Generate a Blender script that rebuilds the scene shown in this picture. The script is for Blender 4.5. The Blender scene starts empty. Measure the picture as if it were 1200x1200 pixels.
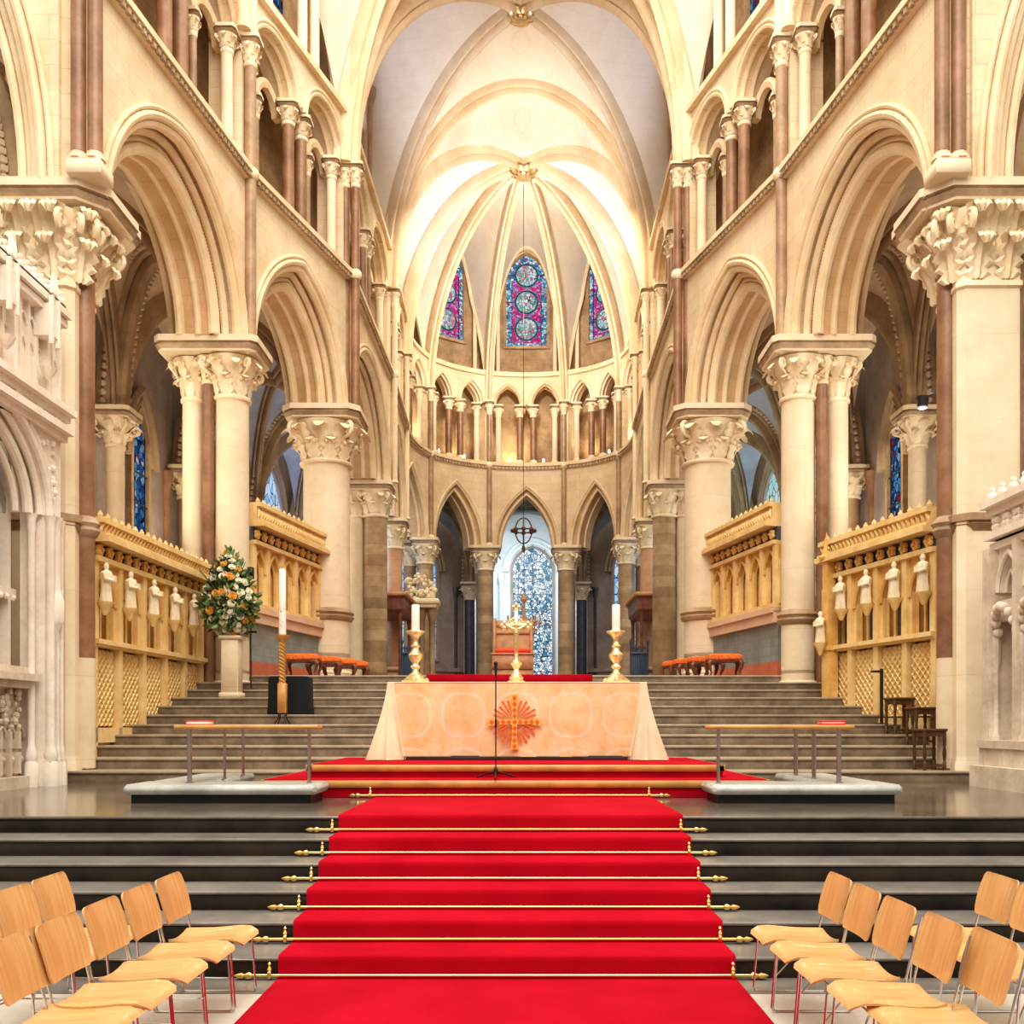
import bpy, math, random
from mathutils import Vector, Matrix
random.seed(7)
PI = math.pi
sc = bpy.context.scene
COL = sc.collection
# photo frame model: horizon row 850, axis column 612; E is the eye height
E = 1.83; S = 1.337; F = 1150.0
def U(px, py, d):
    """pixel + depth (short units) -> world point"""
    return Vector(((px-612)*d/860.0, d*S, E+(850-py)*d/860.0))
def W(x, d, z=0.0): return Vector((x, d*S, z))

# ------------------------------------------------------------------ materials
MATS = {}
def nodemat(name):
    m = bpy.data.materials.new(name); m.use_nodes = True
    nt = m.node_tree; b = nt.nodes['Principled BSDF']
    MATS[name] = m
    return m, nt, b
def N(nt, typ, **kw):
    n = nt.nodes.new(typ)
    for k, v in kw.items():
        if k in n.inputs.keys(): n.inputs[k].default_value = v
        else: setattr(n, k, v)
    return n
def L(nt, a, b): nt.links.new(a, b)
def ramp(nt, fac, stops):
    r = nt.nodes.new('ShaderNodeValToRGB')
    e = r.color_ramp.elements
    while len(e) < len(stops): e.new(0.5)
    for i, (p, c) in enumerate(stops):
        e[i].position = p; e[i].color = (c[0], c[1], c[2], 1)
    L(nt, fac, r.inputs['Fac'])
    return r.outputs['Color']
def mixc(nt, fac, a, b, mode='MIX'):
    n = nt.nodes.new('ShaderNodeMix'); n.data_type = 'RGBA'; n.blend_type = mode
    if isinstance(fac, float): n.inputs[0].default_value = fac
    else: L(nt, fac, n.inputs[0])
    for v, i in ((a, 6), (b, 7)):
        if isinstance(v, tuple): n.inputs[i].default_value = (v[0], v[1], v[2], 1)
        else: L(nt, v, n.inputs[i])
    return n.outputs[2]
def wallvec(nt, s=1.0):
    g = N(nt, 'ShaderNodeNewGeometry'); sp = N(nt, 'ShaderNodeSeparateXYZ')
    L(nt, g.outputs['Position'], sp.inputs[0])
    ad = N(nt, 'ShaderNodeMath', operation='ADD'); L(nt, sp.outputs[0], ad.inputs[0]); L(nt, sp.outputs[1], ad.inputs[1])
    cb = N(nt, 'ShaderNodeCombineXYZ'); L(nt, ad.outputs[0], cb.inputs[0]); L(nt, sp.outputs[2], cb.inputs[1])
    return cb.outputs[0], g.outputs['Position']
def stone(name, c1, c2, joints=0.0, alt=(.9, .88, .85), rough=0.75, bump=0.15, bw=0.9, bh=0.38, nscale=0.9, stain=0.25, spec=0.3):
    m, nt, b = nodemat(name)
    wv, pos = wallvec(nt)
    n1 = N(nt, 'ShaderNodeTexNoise', Scale=nscale, Detail=5.0, Roughness=0.65); L(nt, pos, n1.inputs['Vector'])
    col = ramp(nt, n1.outputs['Fac'], [(0.33, c1), (0.66, c2)])
    n2 = N(nt, 'ShaderNodeTexNoise', Scale=nscale*6, Detail=6.0, Roughness=0.7); L(nt, pos, n2.inputs['Vector'])
    dk = tuple(v*0.72 for v in c1)
    f = N(nt, 'ShaderNodeMapRange'); L(nt, n2.outputs['Fac'], f.inputs[0]); f.inputs[1].default_value = .5; f.inputs[2].default_value = .75; f.inputs[4].default_value = stain
    col = mixc(nt, f.outputs[0], col, dk)
    hgt = n2.outputs['Fac']
    if joints > 0:
        br = N(nt, 'ShaderNodeTexBrick', Scale=1.0)
        br.inputs['Brick Width'].default_value = bw; br.inputs['Row Height'].default_value = bh
        br.inputs['Mortar Size'].default_value = 0.008; br.inputs['Mortar Smooth'].default_value = .5
        br.inputs['Color1'].default_value = (1, 1, 1, 1); br.inputs['Color2'].default_value = (alt[0], alt[1], alt[2], 1)
        br.inputs['Mortar'].default_value = (.62, .55, .48, 1)
        L(nt, wv, br.inputs['Vector'])
        col = mixc(nt, joints, col, br.outputs['Color'], 'MULTIPLY')
    L(nt, col, b.inputs['Base Color'])
    b.inputs['Roughness'].default_value = rough
    b.inputs['Specular IOR Level'].default_value = spec
    if bump > 0:
        bp = N(nt, 'ShaderNodeBump', Strength=bump, Distance=0.03); L(nt, hgt, bp.inputs['Height']); L(nt, bp.outputs[0], b.inputs['Normal'])
    return m
def plain(name, c, rough=0.5, metal=0.0, var=0.15, nscale=6.0, bump=0.0, spec=0.5, coat=0.0):
    m, nt, b = nodemat(name)
    t = N(nt, 'ShaderNodeTexCoord')
    n = N(nt, 'ShaderNodeTexNoise', Scale=nscale, Detail=4.0); L(nt, t.outputs['Object'], n.inputs['Vector'])
    col = ramp(nt, n.outputs['Fac'], [(0.3, tuple(v*(1-var) for v in c)), (0.7, tuple(min(1, v*(1+var)) for v in c))])
    L(nt, col, b.inputs['Base Color'])
    b.inputs['Roughness'].default_value = rough; b.inputs['Metallic'].default_value = metal
    b.inputs['Specular IOR Level'].default_value = spec; b.inputs['Coat Weight'].default_value = coat
    if bump:
        bp = N(nt, 'ShaderNodeBump', Strength=bump, Distance=0.01); L(nt, n.outputs['Fac'], bp.inputs['Height']); L(nt, bp.outputs[0], b.inputs['Normal'])
    return m

CREAM = stone('cream_stone', (.69, .53, .34), (.81, .67, .48), joints=.55, stain=.35)
SHAFTC = stone('cream_shaft_stone', (.73, .59, .40), (.84, .72, .54), joints=.35, bw=9, bh=1.3, stain=.25)
MOULD = stone('moulding_stone', (.71, .53, .32), (.85, .70, .49), stain=.35)
SOFF = stone('shaded_soffit_stone', (.52, .33, .17), (.66, .46, .27), joints=.4, bw=.5, bh=.3)  # underside shading of the arches put into a darker stone colour
WHITE = stone('pale_tomb_stone', (.78, .68, .56), (.90, .83, .74), stain=.35, nscale=2)
GREYT = stone('grey_tomb_stone', (.58, .47, .36), (.80, .70, .58), stain=.5, nscale=2)
CARVE = stone('capital_stone', (.78, .62, .40), (.93, .82, .62), stain=.3, nscale=2)
ABAC = stone('abacus_stone', (.30, .205, .13), (.55, .41, .27), nscale=2)
MARB = stone('brown_marble', (.20, .095, .045), (.36, .20, .11), rough=.38, nscale=1.6, stain=.4, spec=.5)
MARB2 = stone('grey_brown_marble', (.28, .17, .095), (.48, .33, .20), rough=.42, nscale=1.4, stain=.5, spec=.5)
BAND = stone('banded_marble', (.36, .24, .13), (.60, .44, .27), joints=.9, bw=9, bh=.36, alt=(.52, .47, .42), rough=.4, nscale=1.2, stain=.4)
ROSEM = stone('rosy_marble', (.50, .28, .17), (.64, .40, .25), joints=.6, bw=9, bh=.6, rough=.4, nscale=1.5)
VAULT = stone('vault_plaster', (.78, .69, .56), (.86, .79, .68), stain=.12, bump=.05, joints=.16, bw=.7, bh=.25)
RIB = stone('rib_stone', (.69, .52, .32), (.83, .68, .48), stain=.25)
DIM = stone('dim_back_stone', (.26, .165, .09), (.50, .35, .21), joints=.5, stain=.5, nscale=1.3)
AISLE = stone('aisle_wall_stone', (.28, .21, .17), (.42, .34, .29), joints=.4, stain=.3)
AVAULT2 = stone('grey_lavender_vault', (.30, .30, .36), (.44, .45, .52), stain=.2)  # blue cast of the window light put into the farther aisle vault colour
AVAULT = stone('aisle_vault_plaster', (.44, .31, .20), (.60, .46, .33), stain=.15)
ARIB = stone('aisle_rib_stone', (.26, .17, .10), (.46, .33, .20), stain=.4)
PALEW = stone('pale_chapel_stone', (.70, .74, .76), (.84, .87, .88), stain=.1)
GOLD_S = stone('gilded_screen_stone', (.62, .34, .09), (.84, .56, .22), stain=.4, nscale=2.5, rough=.5)
GOLD_P = stone('pale_gilded_stone', (.74, .50, .20), (.88, .68, .36), stain=.3, nscale=2.5, rough=.55)
GOLD_D = stone('ochre_recess_stone', (.24, .12, .04), (.40, .23, .09), nscale=2)
STAT = stone('statue_stone', (.80, .66, .44), (.93, .84, .66), nscale=6, stain=.35)
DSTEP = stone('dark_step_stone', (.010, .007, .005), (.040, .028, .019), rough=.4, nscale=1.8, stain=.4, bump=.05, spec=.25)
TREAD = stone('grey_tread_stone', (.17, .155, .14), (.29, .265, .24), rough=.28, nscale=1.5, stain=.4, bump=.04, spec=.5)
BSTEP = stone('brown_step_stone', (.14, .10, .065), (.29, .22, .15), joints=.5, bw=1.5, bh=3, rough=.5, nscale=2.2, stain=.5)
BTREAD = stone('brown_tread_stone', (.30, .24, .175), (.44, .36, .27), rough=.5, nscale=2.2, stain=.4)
PRES = stone('polished_presbytery_floor', (.10, .08, .065), (.19, .155, .125), rough=.13, nscale=1.5, stain=.4, bump=.0, spec=.6)
CHOIR = stone('pale_choir_floor', (.60, .55, .48), (.74, .69, .62), rough=.35, nscale=1.8, stain=.25, bump=.03)
SLAB = stone('grey_green_marble', (.40, .42, .40), (.62, .64, .60), rough=.3, nscale=3, stain=.3, bump=.03)
BLKST = plain('black_plinth', (.012, .012, .012), .4)
GREYP = stone('grey_blue_panel', (.25, .27, .26), (.35, .37, .35), joints=.5, bw=.35, bh=.2, nscale=2)
REDP = stone('red_band_stone', (.50, .14, .08), (.62, .22, .13), nscale=2)
OAK = plain('honey_oak', (.55, .29, .09), .35, var=.2, nscale=4)
DWOOD = plain('dark_turned_wood', (.10, .045, .022), .35, var=.35)
MWOOD = plain('red_brown_wood', (.20, .065, .035), .4, var=.3)
TWOOD = plain('throne_wood', (.50, .27, .13), .5, var=.2)
CHROME = plain('chrome_wire', (.62, .60, .60), .18, 1.0, var=.05)
STEEL = plain('brushed_steel', (.45, .42, .42), .3, 1.0, var=.1)
BRASS = plain('polished_brass', (.85, .60, .24), .25, 1.0, var=.1)
GILT = plain('gilt_metal', (.82, .64, .36), .32, .8, var=.15, bump=.3, nscale=30)
BLACK = plain('black_metal', (.015, .015, .016), .4)
BCLOTH = plain('black_cloth', (.012, .012, .015), .9, bump=.4)
WAX = plain('white_wax', (.88, .85, .78), .4, var=.03)
CUSH = plain('orange_tapestry', (.75, .17, .03), .85, var=.35, nscale=25)
REDC = plain('red_cushion', (.80, .08, .03), .8, var=.15)
LEAF = plain('green_leaf', (.09, .16, .05), .5, var=.5, nscale=8)
LEAF2 = plain('pale_green_leaf', (.24, .33, .14), .5, var=.4, nscale=8)
ROSEO = plain('orange_petal', (.90, .50, .12), .6, var=.2)
ROSEW = plain('white_petal', (.92, .88, .74), .6, var=.06)
IRONB = plain('blue_iron', (.06, .09, .16), .45)
BOOKR = plain('red_book_cover', (.75, .03, .03), .5)
BOOKW = plain('white_page_block', (.88, .84, .78), .6)
PAINTB = plain('blue_grey_paint', (.10, .12, .14), .6)
SLATE = plain('dark_slate_shaft', (.07, .065, .07), .35, var=.3)

def m_wood_ply():
    m, nt, b = nodemat('beech_plywood')
    t = N(nt, 'ShaderNodeTexCoord'); mp = N(nt, 'ShaderNodeMapping'); L(nt, t.outputs['Object'], mp.inputs[0])
    mp.inputs['Scale'].default_value = (1.0, 14.0, 1.0)
    n = N(nt, 'ShaderNodeTexNoise', Scale=3.0, Detail=5.0); L(nt, mp.outputs[0], n.inputs['Vector'])
    c = ramp(nt, n.outputs['Fac'], [(.3, (.60, .33, .125)), (.7, (.72, .45, .205))])
    L(nt, c, b.inputs['Base Color']); b.inputs['Roughness'].default_value = .3; b.inputs['Coat Weight'].default_value = .3
    return m
PLY = m_wood_ply()
def m_carpet():
    m, nt, b = nodemat('red_carpet')
    g = N(nt, 'ShaderNodeNewGeometry')
    n = N(nt, 'ShaderNodeTexNoise', Scale=160.0, Detail=3.0); L(nt, g.outputs['Position'], n.inputs['Vector'])
    n2 = N(nt, 'ShaderNodeTexNoise', Scale=1.6, Detail=3.0); L(nt, g.outputs['Position'], n2.inputs['Vector'])
    c = ramp(nt, n2.outputs['Fac'], [(.3, (.36, .002, .014)), (.7, (.46, .005, .022))])
    L(nt, c, b.inputs['Base Color']); b.inputs['Roughness'].default_value = .95; b.inputs['Specular IOR Level'].default_value = .1
    bp = N(nt, 'ShaderNodeBump', Strength=.4, Distance=.004); L(nt, n.outputs['Fac'], bp.inputs['Height']); L(nt, bp.outputs[0], b.inputs['Normal'])
    return m
CARPET = m_carpet()
def m_frontal():
    m, nt, b = nodemat('damask_frontal')
    g = N(nt, 'ShaderNodeTexCoord'); sp = N(nt, 'ShaderNodeSeparateXYZ'); L(nt, g.outputs['Object'], sp.inputs[0])
    def cosn(o, k, ph):
        a = N(nt, 'ShaderNodeMath', operation='MULTIPLY_ADD'); L(nt, o, a.inputs[0]); a.inputs[1].default_value = k; a.inputs[2].default_value = ph
        c = N(nt, 'ShaderNodeMath', operation='COSINE'); L(nt, a.outputs[0], c.inputs[0]); return c.outputs[0]
    s1 = N(nt, 'ShaderNodeMath', operation='MULTIPLY'); L(nt, cosn(sp.outputs[0], 2*PI/1.5, PI), s1.inputs[0]); L(nt, cosn(sp.outputs[2], 2*PI/1.55, .6), s1.inputs[1])
    ab = N(nt, 'ShaderNodeMath', operation='ABSOLUTE'); L(nt, s1.outputs[0], ab.inputs[0])
    sb = N(nt, 'ShaderNodeMath', operation='SUBTRACT'); L(nt, ab.outputs[0], sb.inputs[0]); sb.inputs[1].default_value = .34
    ab2 = N(nt, 'ShaderNodeMath', operation='ABSOLUTE'); L(nt, sb.outputs[0], ab2.inputs[0])
    n = N(nt, 'ShaderNodeTexNoise', Scale=3.2, Detail=6.0, Roughness=.65); L(nt, g.outputs['Object'], n.inputs['Vector'])
    base = ramp(nt, n.outputs['Fac'], [(.34, (.78, .46, .20)), (.6, (.82, .62, .37))])
    f = N(nt, 'ShaderNodeMapRange'); L(nt, ab2.outputs[0], f.inputs[0]); f.inputs[1].default_value = .03; f.inputs[2].default_value = .09; f.inputs[3].default_value = .4; f.inputs[4].default_value = 0.
    L(nt, mixc(nt, f.outputs[0], base, (.88, .78, .66)), b.inputs['Base Color']); b.inputs['Roughness'].default_value = .55
    b.inputs['Sheen Weight'].default_value = .3
    return m
FRONTAL = m_frontal()
DRAPE = plain('cream_silk', (.80, .67, .46), .5, var=.1, nscale=3)
EMB = plain('orange_embroidery', (.78, .14, .02), .6, var=.25, nscale=30)
EMBG = plain('gold_embroidery', (.90, .48, .10), .5, var=.2, nscale=30)
FRINGE = plain('dark_fringe', (.09, .06, .06), .8)

def m_glass(name, stops, scale, strength, lead=0.06, leadc=(.01, .015, .03), kind='OBJECT'):
    m = bpy.data.materials.new(name); m.use_nodes = True; nt = m.node_tree; nt.nodes.clear(); MATS[name] = m
    out = N(nt, 'ShaderNodeOutputMaterial')
    t = N(nt, 'ShaderNodeTexCoord')
    v = N(nt, 'ShaderNodeTexVoronoi', Scale=scale); L(nt, t.outputs['Object'], v.inputs['Vector'])
    v2 = N(nt, 'ShaderNodeTexVoronoi', Scale=scale, feature='DISTANCE_TO_EDGE'); L(nt, t.outputs['Object'], v2.inputs['Vector'])
    sp = N(nt, 'ShaderNodeSeparateColor'); L(nt, v.outputs['Color'], sp.inputs[0])
    c = ramp(nt, sp.outputs[0], stops)
    f = N(nt, 'ShaderNodeMath', operation='LESS_THAN'); L(nt, v2.outputs['Distance'], f.inputs[0]); f.inputs[1].default_value = lead
    c = mixc(nt, f.outputs[0], c, leadc)
    em = N(nt, 'ShaderNodeEmission', Strength=strength); L(nt, c, em.inputs['Color'])  # glass glows by itself in place of daylight from outside
    gl = N(nt, 'ShaderNodeBsdfGlossy', Roughness=.2); gl.inputs['Color'].default_value = (.3, .3, .3, 1)
    ad = N(nt, 'ShaderNodeMixShader'); ad.inputs[0].default_value = .06
    L(nt, em.outputs[0], ad.inputs[1]); L(nt, gl.outputs[0], ad.inputs[2]); L(nt, ad.outputs[0], out.inputs['Surface'])
    return m
G_BLUE = m_glass('blue_stained_glass', [(.0, (.04, .14, .36)), (.3, (.10, .38, .55)), (.55, (.45, .72, .80)), (.72, (.75, .88, .92)), (.94, (.4, .05, .15))], 9.0, 1.1, .045)
G_PINK = m_glass('pink_stained_glass', [(.0, (.62, .02, .20)), (.5, (.80, .06, .33)), (.72, (.85, .55, .75)), (.86, (.25, .35, .7))], 11.0, 1.0, .05, (.12, .01, .08))
G_MED = m_glass('medallion_stained_glass', [(.0, (.85, .90, .92)), (.3, (.35, .62, .72)), (.5, (.9, .88, .8)), (.7, (.75, .15, .35)), (.85, (.2, .5, .4))], 8.0, 1.0, .04)
G_TEAL = m_glass('teal_stained_glass', [(.0, (.05, .25, .35)), (.5, (.15, .45, .52))], 14.0, .8, .04)
G_COR = m_glass('white_blue_leaded_glass', [(.0, (.78, .90, 1.0)), (.45, (1, 1, 1)), (.7, (.6, .82, .98)), (.86, (.10, .34, .6)), (.95, (.05, .25, .3))], 5.5, 1.15, .075, (.02, .08, .17))
G_AIS = m_glass('dark_blue_stained_glass', [(.0, (.01, .03, .10)), (.4, (.03, .16, .42)), (.65, (.10, .38, .65)), (.8, (.5, .7, .85)), (.92, (.3, .03, .05))], 6.0, .7, .05)
G_LUN = m_glass('pale_blue_glass', [(.0, (.25, .5, .9)), (.5, (.55, .75, 1.0)), (.8, (.75, .88, 1.0))], 2.2, 1.0, .03, (.05, .08, .15))
G_TEALW = m_glass('pale_teal_glass', [(.0, (.40, .68, .72)), (.5, (.55, .80, .82)), (.8, (.7, .88, .9))], 2.2, .85, .03, (.08, .15, .17))

# ------------------------------------------------------------------ mesh builder
class MB:
    def __init__(s): s.v = []; s.f = []
    def add(s, vs, fs):
        o = len(s.v); s.v += [tuple(v) for v in vs]; s.f += [tuple(i+o for i in f) for f in fs]; return s
    def box(s, x0, x1, y0, y1, z0, z1):
        return s.add([(x0,y0,z0),(x1,y0,z0),(x1,y1,z0),(x0,y1,z0),(x0,y0,z1),(x1,y0,z1),(x1,y1,z1),(x0,y1,z1)],
                     [(0,3,2,1),(4,5,6,7),(0,1,5,4),(1,2,6,5),(2,3,7,6),(3,0,4,7)])
    def bbox(s, x0, x1, y0, y1, z0, z1, b=.01):
        """chamfered box"""
        pr = [(x0+b,y0),(x1-b,y0),(x1,y0+b),(x1,y1-b),(x1-b,y1),(x0+b,y1),(x0,y1-b),(x0,y0+b)]
        cx, cy = (x0+x1)/2, (y0+y1)/2
        def ins(p): return (p[0]+(b if p[0] < cx else -b)*.7, p[1]+(b if p[1] < cy else -b)*.7)
        rings = [[(*ins(p), z0) for p in pr], [(*p, z0+b) for p in pr], [(*p, z1-b) for p in pr], [(*ins(p), z1) for p in pr]]
        return s.rings(rings, True)
    def rings(s, rings, caps=True, closed=True):
        n = len(rings[0]); vs = [p for r in rings for p in r]; fs = []
        for i in range(len(rings)-1):
            for j in range(n if closed else n-1):
                k = (j+1) % n
                fs.append((i*n+j, i*n+k, (i+1)*n+k, (i+1)*n+j))
        if caps: fs.append(tuple(range(n-1, -1, -1))); fs.append(tuple(range((len(rings)-1)*n, len(rings)*n)))
        return s.add(vs, fs)
    def lathe(s, prof, c=(0, 0, 0), seg=16, sx=1, sy=1, rot=0, caps=True):
        R = [[(c[0]+r*sx*math.cos(rot+2*PI*j/seg), c[1]+r*sy*math.sin(rot+2*PI*j/seg), c[2]+z) for j in range(seg)] for r, z in prof]
        return s.rings(R, caps)
    def tube(s, path, r, seg=8, caps=True, closed=False):
        path = [Vector(p) for p in path]; n = len(path); R = []
        rs = r if isinstance(r, (list, tuple)) else [r]*n
        prev = None
        for i, p in enumerate(path):
            if closed: t = path[(i+1) % n]-path[i-1]
            else: t = path[min(i+1, n-1)]-path[max(i-1, 0)]
            if t.length < 1e-9: t = Vector((0, 0, 1))
            t.normalize()
            if prev is None:
                a = Vector((0, 0, 1)) if abs(t.z) < .9 else Vector((1, 0, 0))
                u = t.cross(a).normalized()
            else:
                u = prev - t*prev.dot(t)
                if u.length < 1e-6: u = t.orthogonal()
                u.normalize()
            prev = u; w = t.cross(u)
            R.append([p+(u*math.cos(2*PI*j/seg)+w*math.sin(2*PI*j/seg))*rs[i] for j in range(seg)])
        if closed: R.append(R[0]); caps = False
        return s.rings(R, caps)
    def ball(s, c, r, seg=10, rings=6, sx=1, sy=1, sz=1):
        pr = [(r*math.sin(PI*i/rings)+1e-4, -r*math.cos(PI*i/rings)) for i in range(rings+1)]
        R = [[(c[0]+q*sx*math.cos(2*PI*j/seg), c[1]+q*sy*math.sin(2*PI*j/seg), c[2]+z*sz) for j in range(seg)] for q, z in pr]
        return s.rings(R, True)
    def prism(s, poly, y0, y1, fr=None):
        """poly in (u,z) extruded along n; fr maps (u,z,n)"""
        fr = fr or (lambda u, z, n: (u, n, z))
        n = len(poly)
        vs = [fr(u, z, y0) for u, z in poly]+[fr(u, z, y1) for u, z in poly]
        fs = [tuple(range(n)), tuple(range(2*n-1, n-1, -1))]+[(i, i+n, (i+1) % n+n, (i+1) % n) for i in range(n)]
        return s.add(vs, fs)
    def fbox(s, fr, u0, u1, z0, z1, n0, n1):
        if getattr(fr, 'curved', 0) and u1-u0 > .6:
            k = max(2, int((u1-u0)/.35)); R = []
            for i in range(k+1):
                u = u0+(u1-u0)*i/k; R.append([fr(u, z0, n0), fr(u, z1, n0), fr(u, z1, n1), fr(u, z0, n1)])
            return s.rings(R, True)
        P = [fr(u, z, n) for z in (z0, z1) for (u, n) in ((u0, n0), (u1, n0), (u1, n1), (u0, n1))]
        return s.add(P, [(0,3,2,1),(4,5,6,7),(0,1,5,4),(1,2,6,5),(2,3,7,6),(3,0,4,7)])
    def archsweep(s, fr, a, r, zs, prof, n=14, uc=0.0, caps=True, stilt=0.0):
        """prof: closed list of (offset outwards, n)"""
        cur = [arch2d(a, r, o, n) for o, q in prof]
        m = len(cur[0]); R = []
        if stilt: R.append([fr(uc+cur[j][0][0], zs-stilt, prof[j][1]) for j in range(len(prof))])
        for i in range(m): R.append([fr(uc+cur[j][i][0], zs+cur[j][i][1], prof[j][1]) for j in range(len(prof))])
        if stilt: R.append([fr(uc+cur[j][-1][0], zs-stilt, prof[j][1]) for j in range(len(prof))])
        return s.rings(R, caps)
    def archroll(s, fr, a, r, zs, o, q, rr, n=14, uc=0.0, seg=8, stilt=0.0):
        return s.archsweep(fr, a, r, zs, [(o+rr*math.cos(2*PI*j/seg), q+rr*math.sin(2*PI*j/seg)) for j in range(seg)], n, uc, True, stilt)
    def archwall(s, fr, u0, u1, zs, ztop, a, r, o, n0, n1, n=14, uc=0.0):
        """spandrel above an arch between u0 and u1"""
        c = arch2d(a, r, o, n)
        pts = [(u0, 0.0)]+[(uc+x, z) for x, z in c]+[(u1, 0.0)]
        vs = []
        for x, z in pts:
            vs += [fr(x, zs+z, n0), fr(x, ztop, n0), fr(x, zs+z, n1), fr(x, ztop, n1)]
        fs = []
        for i in range(len(pts)-1):
            b, d = 4*i, 4*i+4
            fs += [(b, d, d+1, b+1), (b+2, b+3, d+3, d+2), (b, b+2, d+2, d), (b+1, d+1, d+3, b+3)]
        fs += [(0, 1, 3, 2), (len(vs)-4, len(vs)-2, len(vs)-1, len(vs)-3)]
        return s.add(vs, fs)
    def archpane(s, fr, a, r, z0, zs, q, n=12, uc=0.0, o=0.0):
        c = arch2d(a, r, o, n)
        pts = [(uc-a-o, z0)]+[(uc+x, zs+z) for x, z in c]+[(uc+a+o, z0)]
        return s.add([fr(u, z, q) for u, z in pts], [tuple(range(len(pts)))])
    def build(s, name, mat, parent=None, smooth=True, angle=38):
        me = bpy.data.meshes.new(name)
        me.from_pydata(s.v, [], s.f); me.validate()
        if mat: me.materials.append(mat)
        import bmesh
        b = bmesh.new(); b.from_mesh(me)
        bmesh.ops.recalc_face_normals(b, faces=b.faces); b.to_mesh(me); b.free()
        if smooth and len(me.polygons):
            me.polygons.foreach_set('use_smooth', [True]*len(me.polygons))
            me.set_sharp_from_angle(angle=math.radians(angle))
        if mat is not None and mat.name == 'abacus_stone' and 'abacus' in name:
            me.materials.append(MATS['cream_shaft_stone']); zs_ = [v[2] for v in s.v]; z0_, z1_ = min(zs_), max(zs_)
            for p in me.polygons:
                q = (p.center.z-z0_)/(z1_-z0_)
                if q > .6 or q < .15: p.material_index = 1
        me.update()
        o = bpy.data.objects.new(name, me); COL.objects.link(o)
        if parent is not None: o.parent = parent; 
        return o

def arch2d(a, r, o=0.0, n=14):
    P = []
    if r >= a*1.001:
        c = (r*r-a*a)/(2*a); R = a+c+o
        th = math.acos(max(-1, min(1, -c/R)))
        for i in range(n+1):
            t = PI+(th-PI)*i/n
            P.append((c+R*math.cos(t), R*math.sin(t)))
        P[-1] = (0.0, P[-1][1])
    else:
        for i in range(n+1):
            t = PI-(PI/2)*i/n
            P.append(((a+o)*math.cos(t), (r+o)*math.sin(t)))
        P[-1] = (0.0, r+o)
    return P+[(-x, z) for x, z in P[-2::-1]]

def frame(A, B, out=None, sag=0.0):
    """local frame for a wall: u from the middle of A-B, n outwards"""
    A = Vector((A[0], A[1], 0)); B = Vector((B[0], B[1], 0)); d = (B-A); ln = d.length; d.normalize()
    m = (A+B)/2; nn = Vector((d.y, -d.x, 0))
    ref = Vector(out) if out else Vector((m.x, 0, 0))
    if nn.dot(ref) < 0: nn = -nn
    def fr(u, z, n): 
        p = m+d*u+nn*(n+sag*max(0, 1-(2*u/ln)**2))
        return (p.x, p.y, z)
    if sag:
        fr.curved = 1
        def flat(u, z, n): p = m+d*u+nn*(n+sag*.85); return (p.x, p.y, z)
        fr.flat = flat
    return fr, ln, nn
def setp(o, label=None, cat=None, group=None, kind=None):
    if label: o['label'] = label
    if cat: o['category'] = cat
    if group: o['group'] = group
    if kind: o['kind'] = kind
    return o
def thing(name, label, cat, loc=(0, 0, 0), rz=0, group=None):
    o = bpy.data.objects.new(name, None); COL.objects.link(o); o.empty_display_size = .2
    o.location = loc; o.rotation_euler = (0, 0, rz)
    return setp(o, label, cat, group)
def struct(name, label=None):
    o = bpy.data.objects.new(name, None); COL.objects.link(o)
    if label: o['label'] = label
    o['kind'] = 'structure'; return o
def dup(root, loc, rz=None, label=None, group=None, scale=None):
    def cp(o, par):
        c = o.copy(); COL.objects.link(c)
        if par is not None: c.parent = par
        for ch in list(o.children): cp(ch, c)
        return c
    r = cp(root, None); r.location = loc
    if rz is not None: r.rotation_euler = (0, 0, rz)
    if scale: r.scale = scale
    if label: r['label'] = label
    if group: r['group'] = group
    return r
ORD = ['first', 'second', 'third', 'fourth', 'fifth', 'sixth', 'seventh', 'eighth', 'ninth', 'tenth', 'eleventh', 'twelfth']

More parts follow.
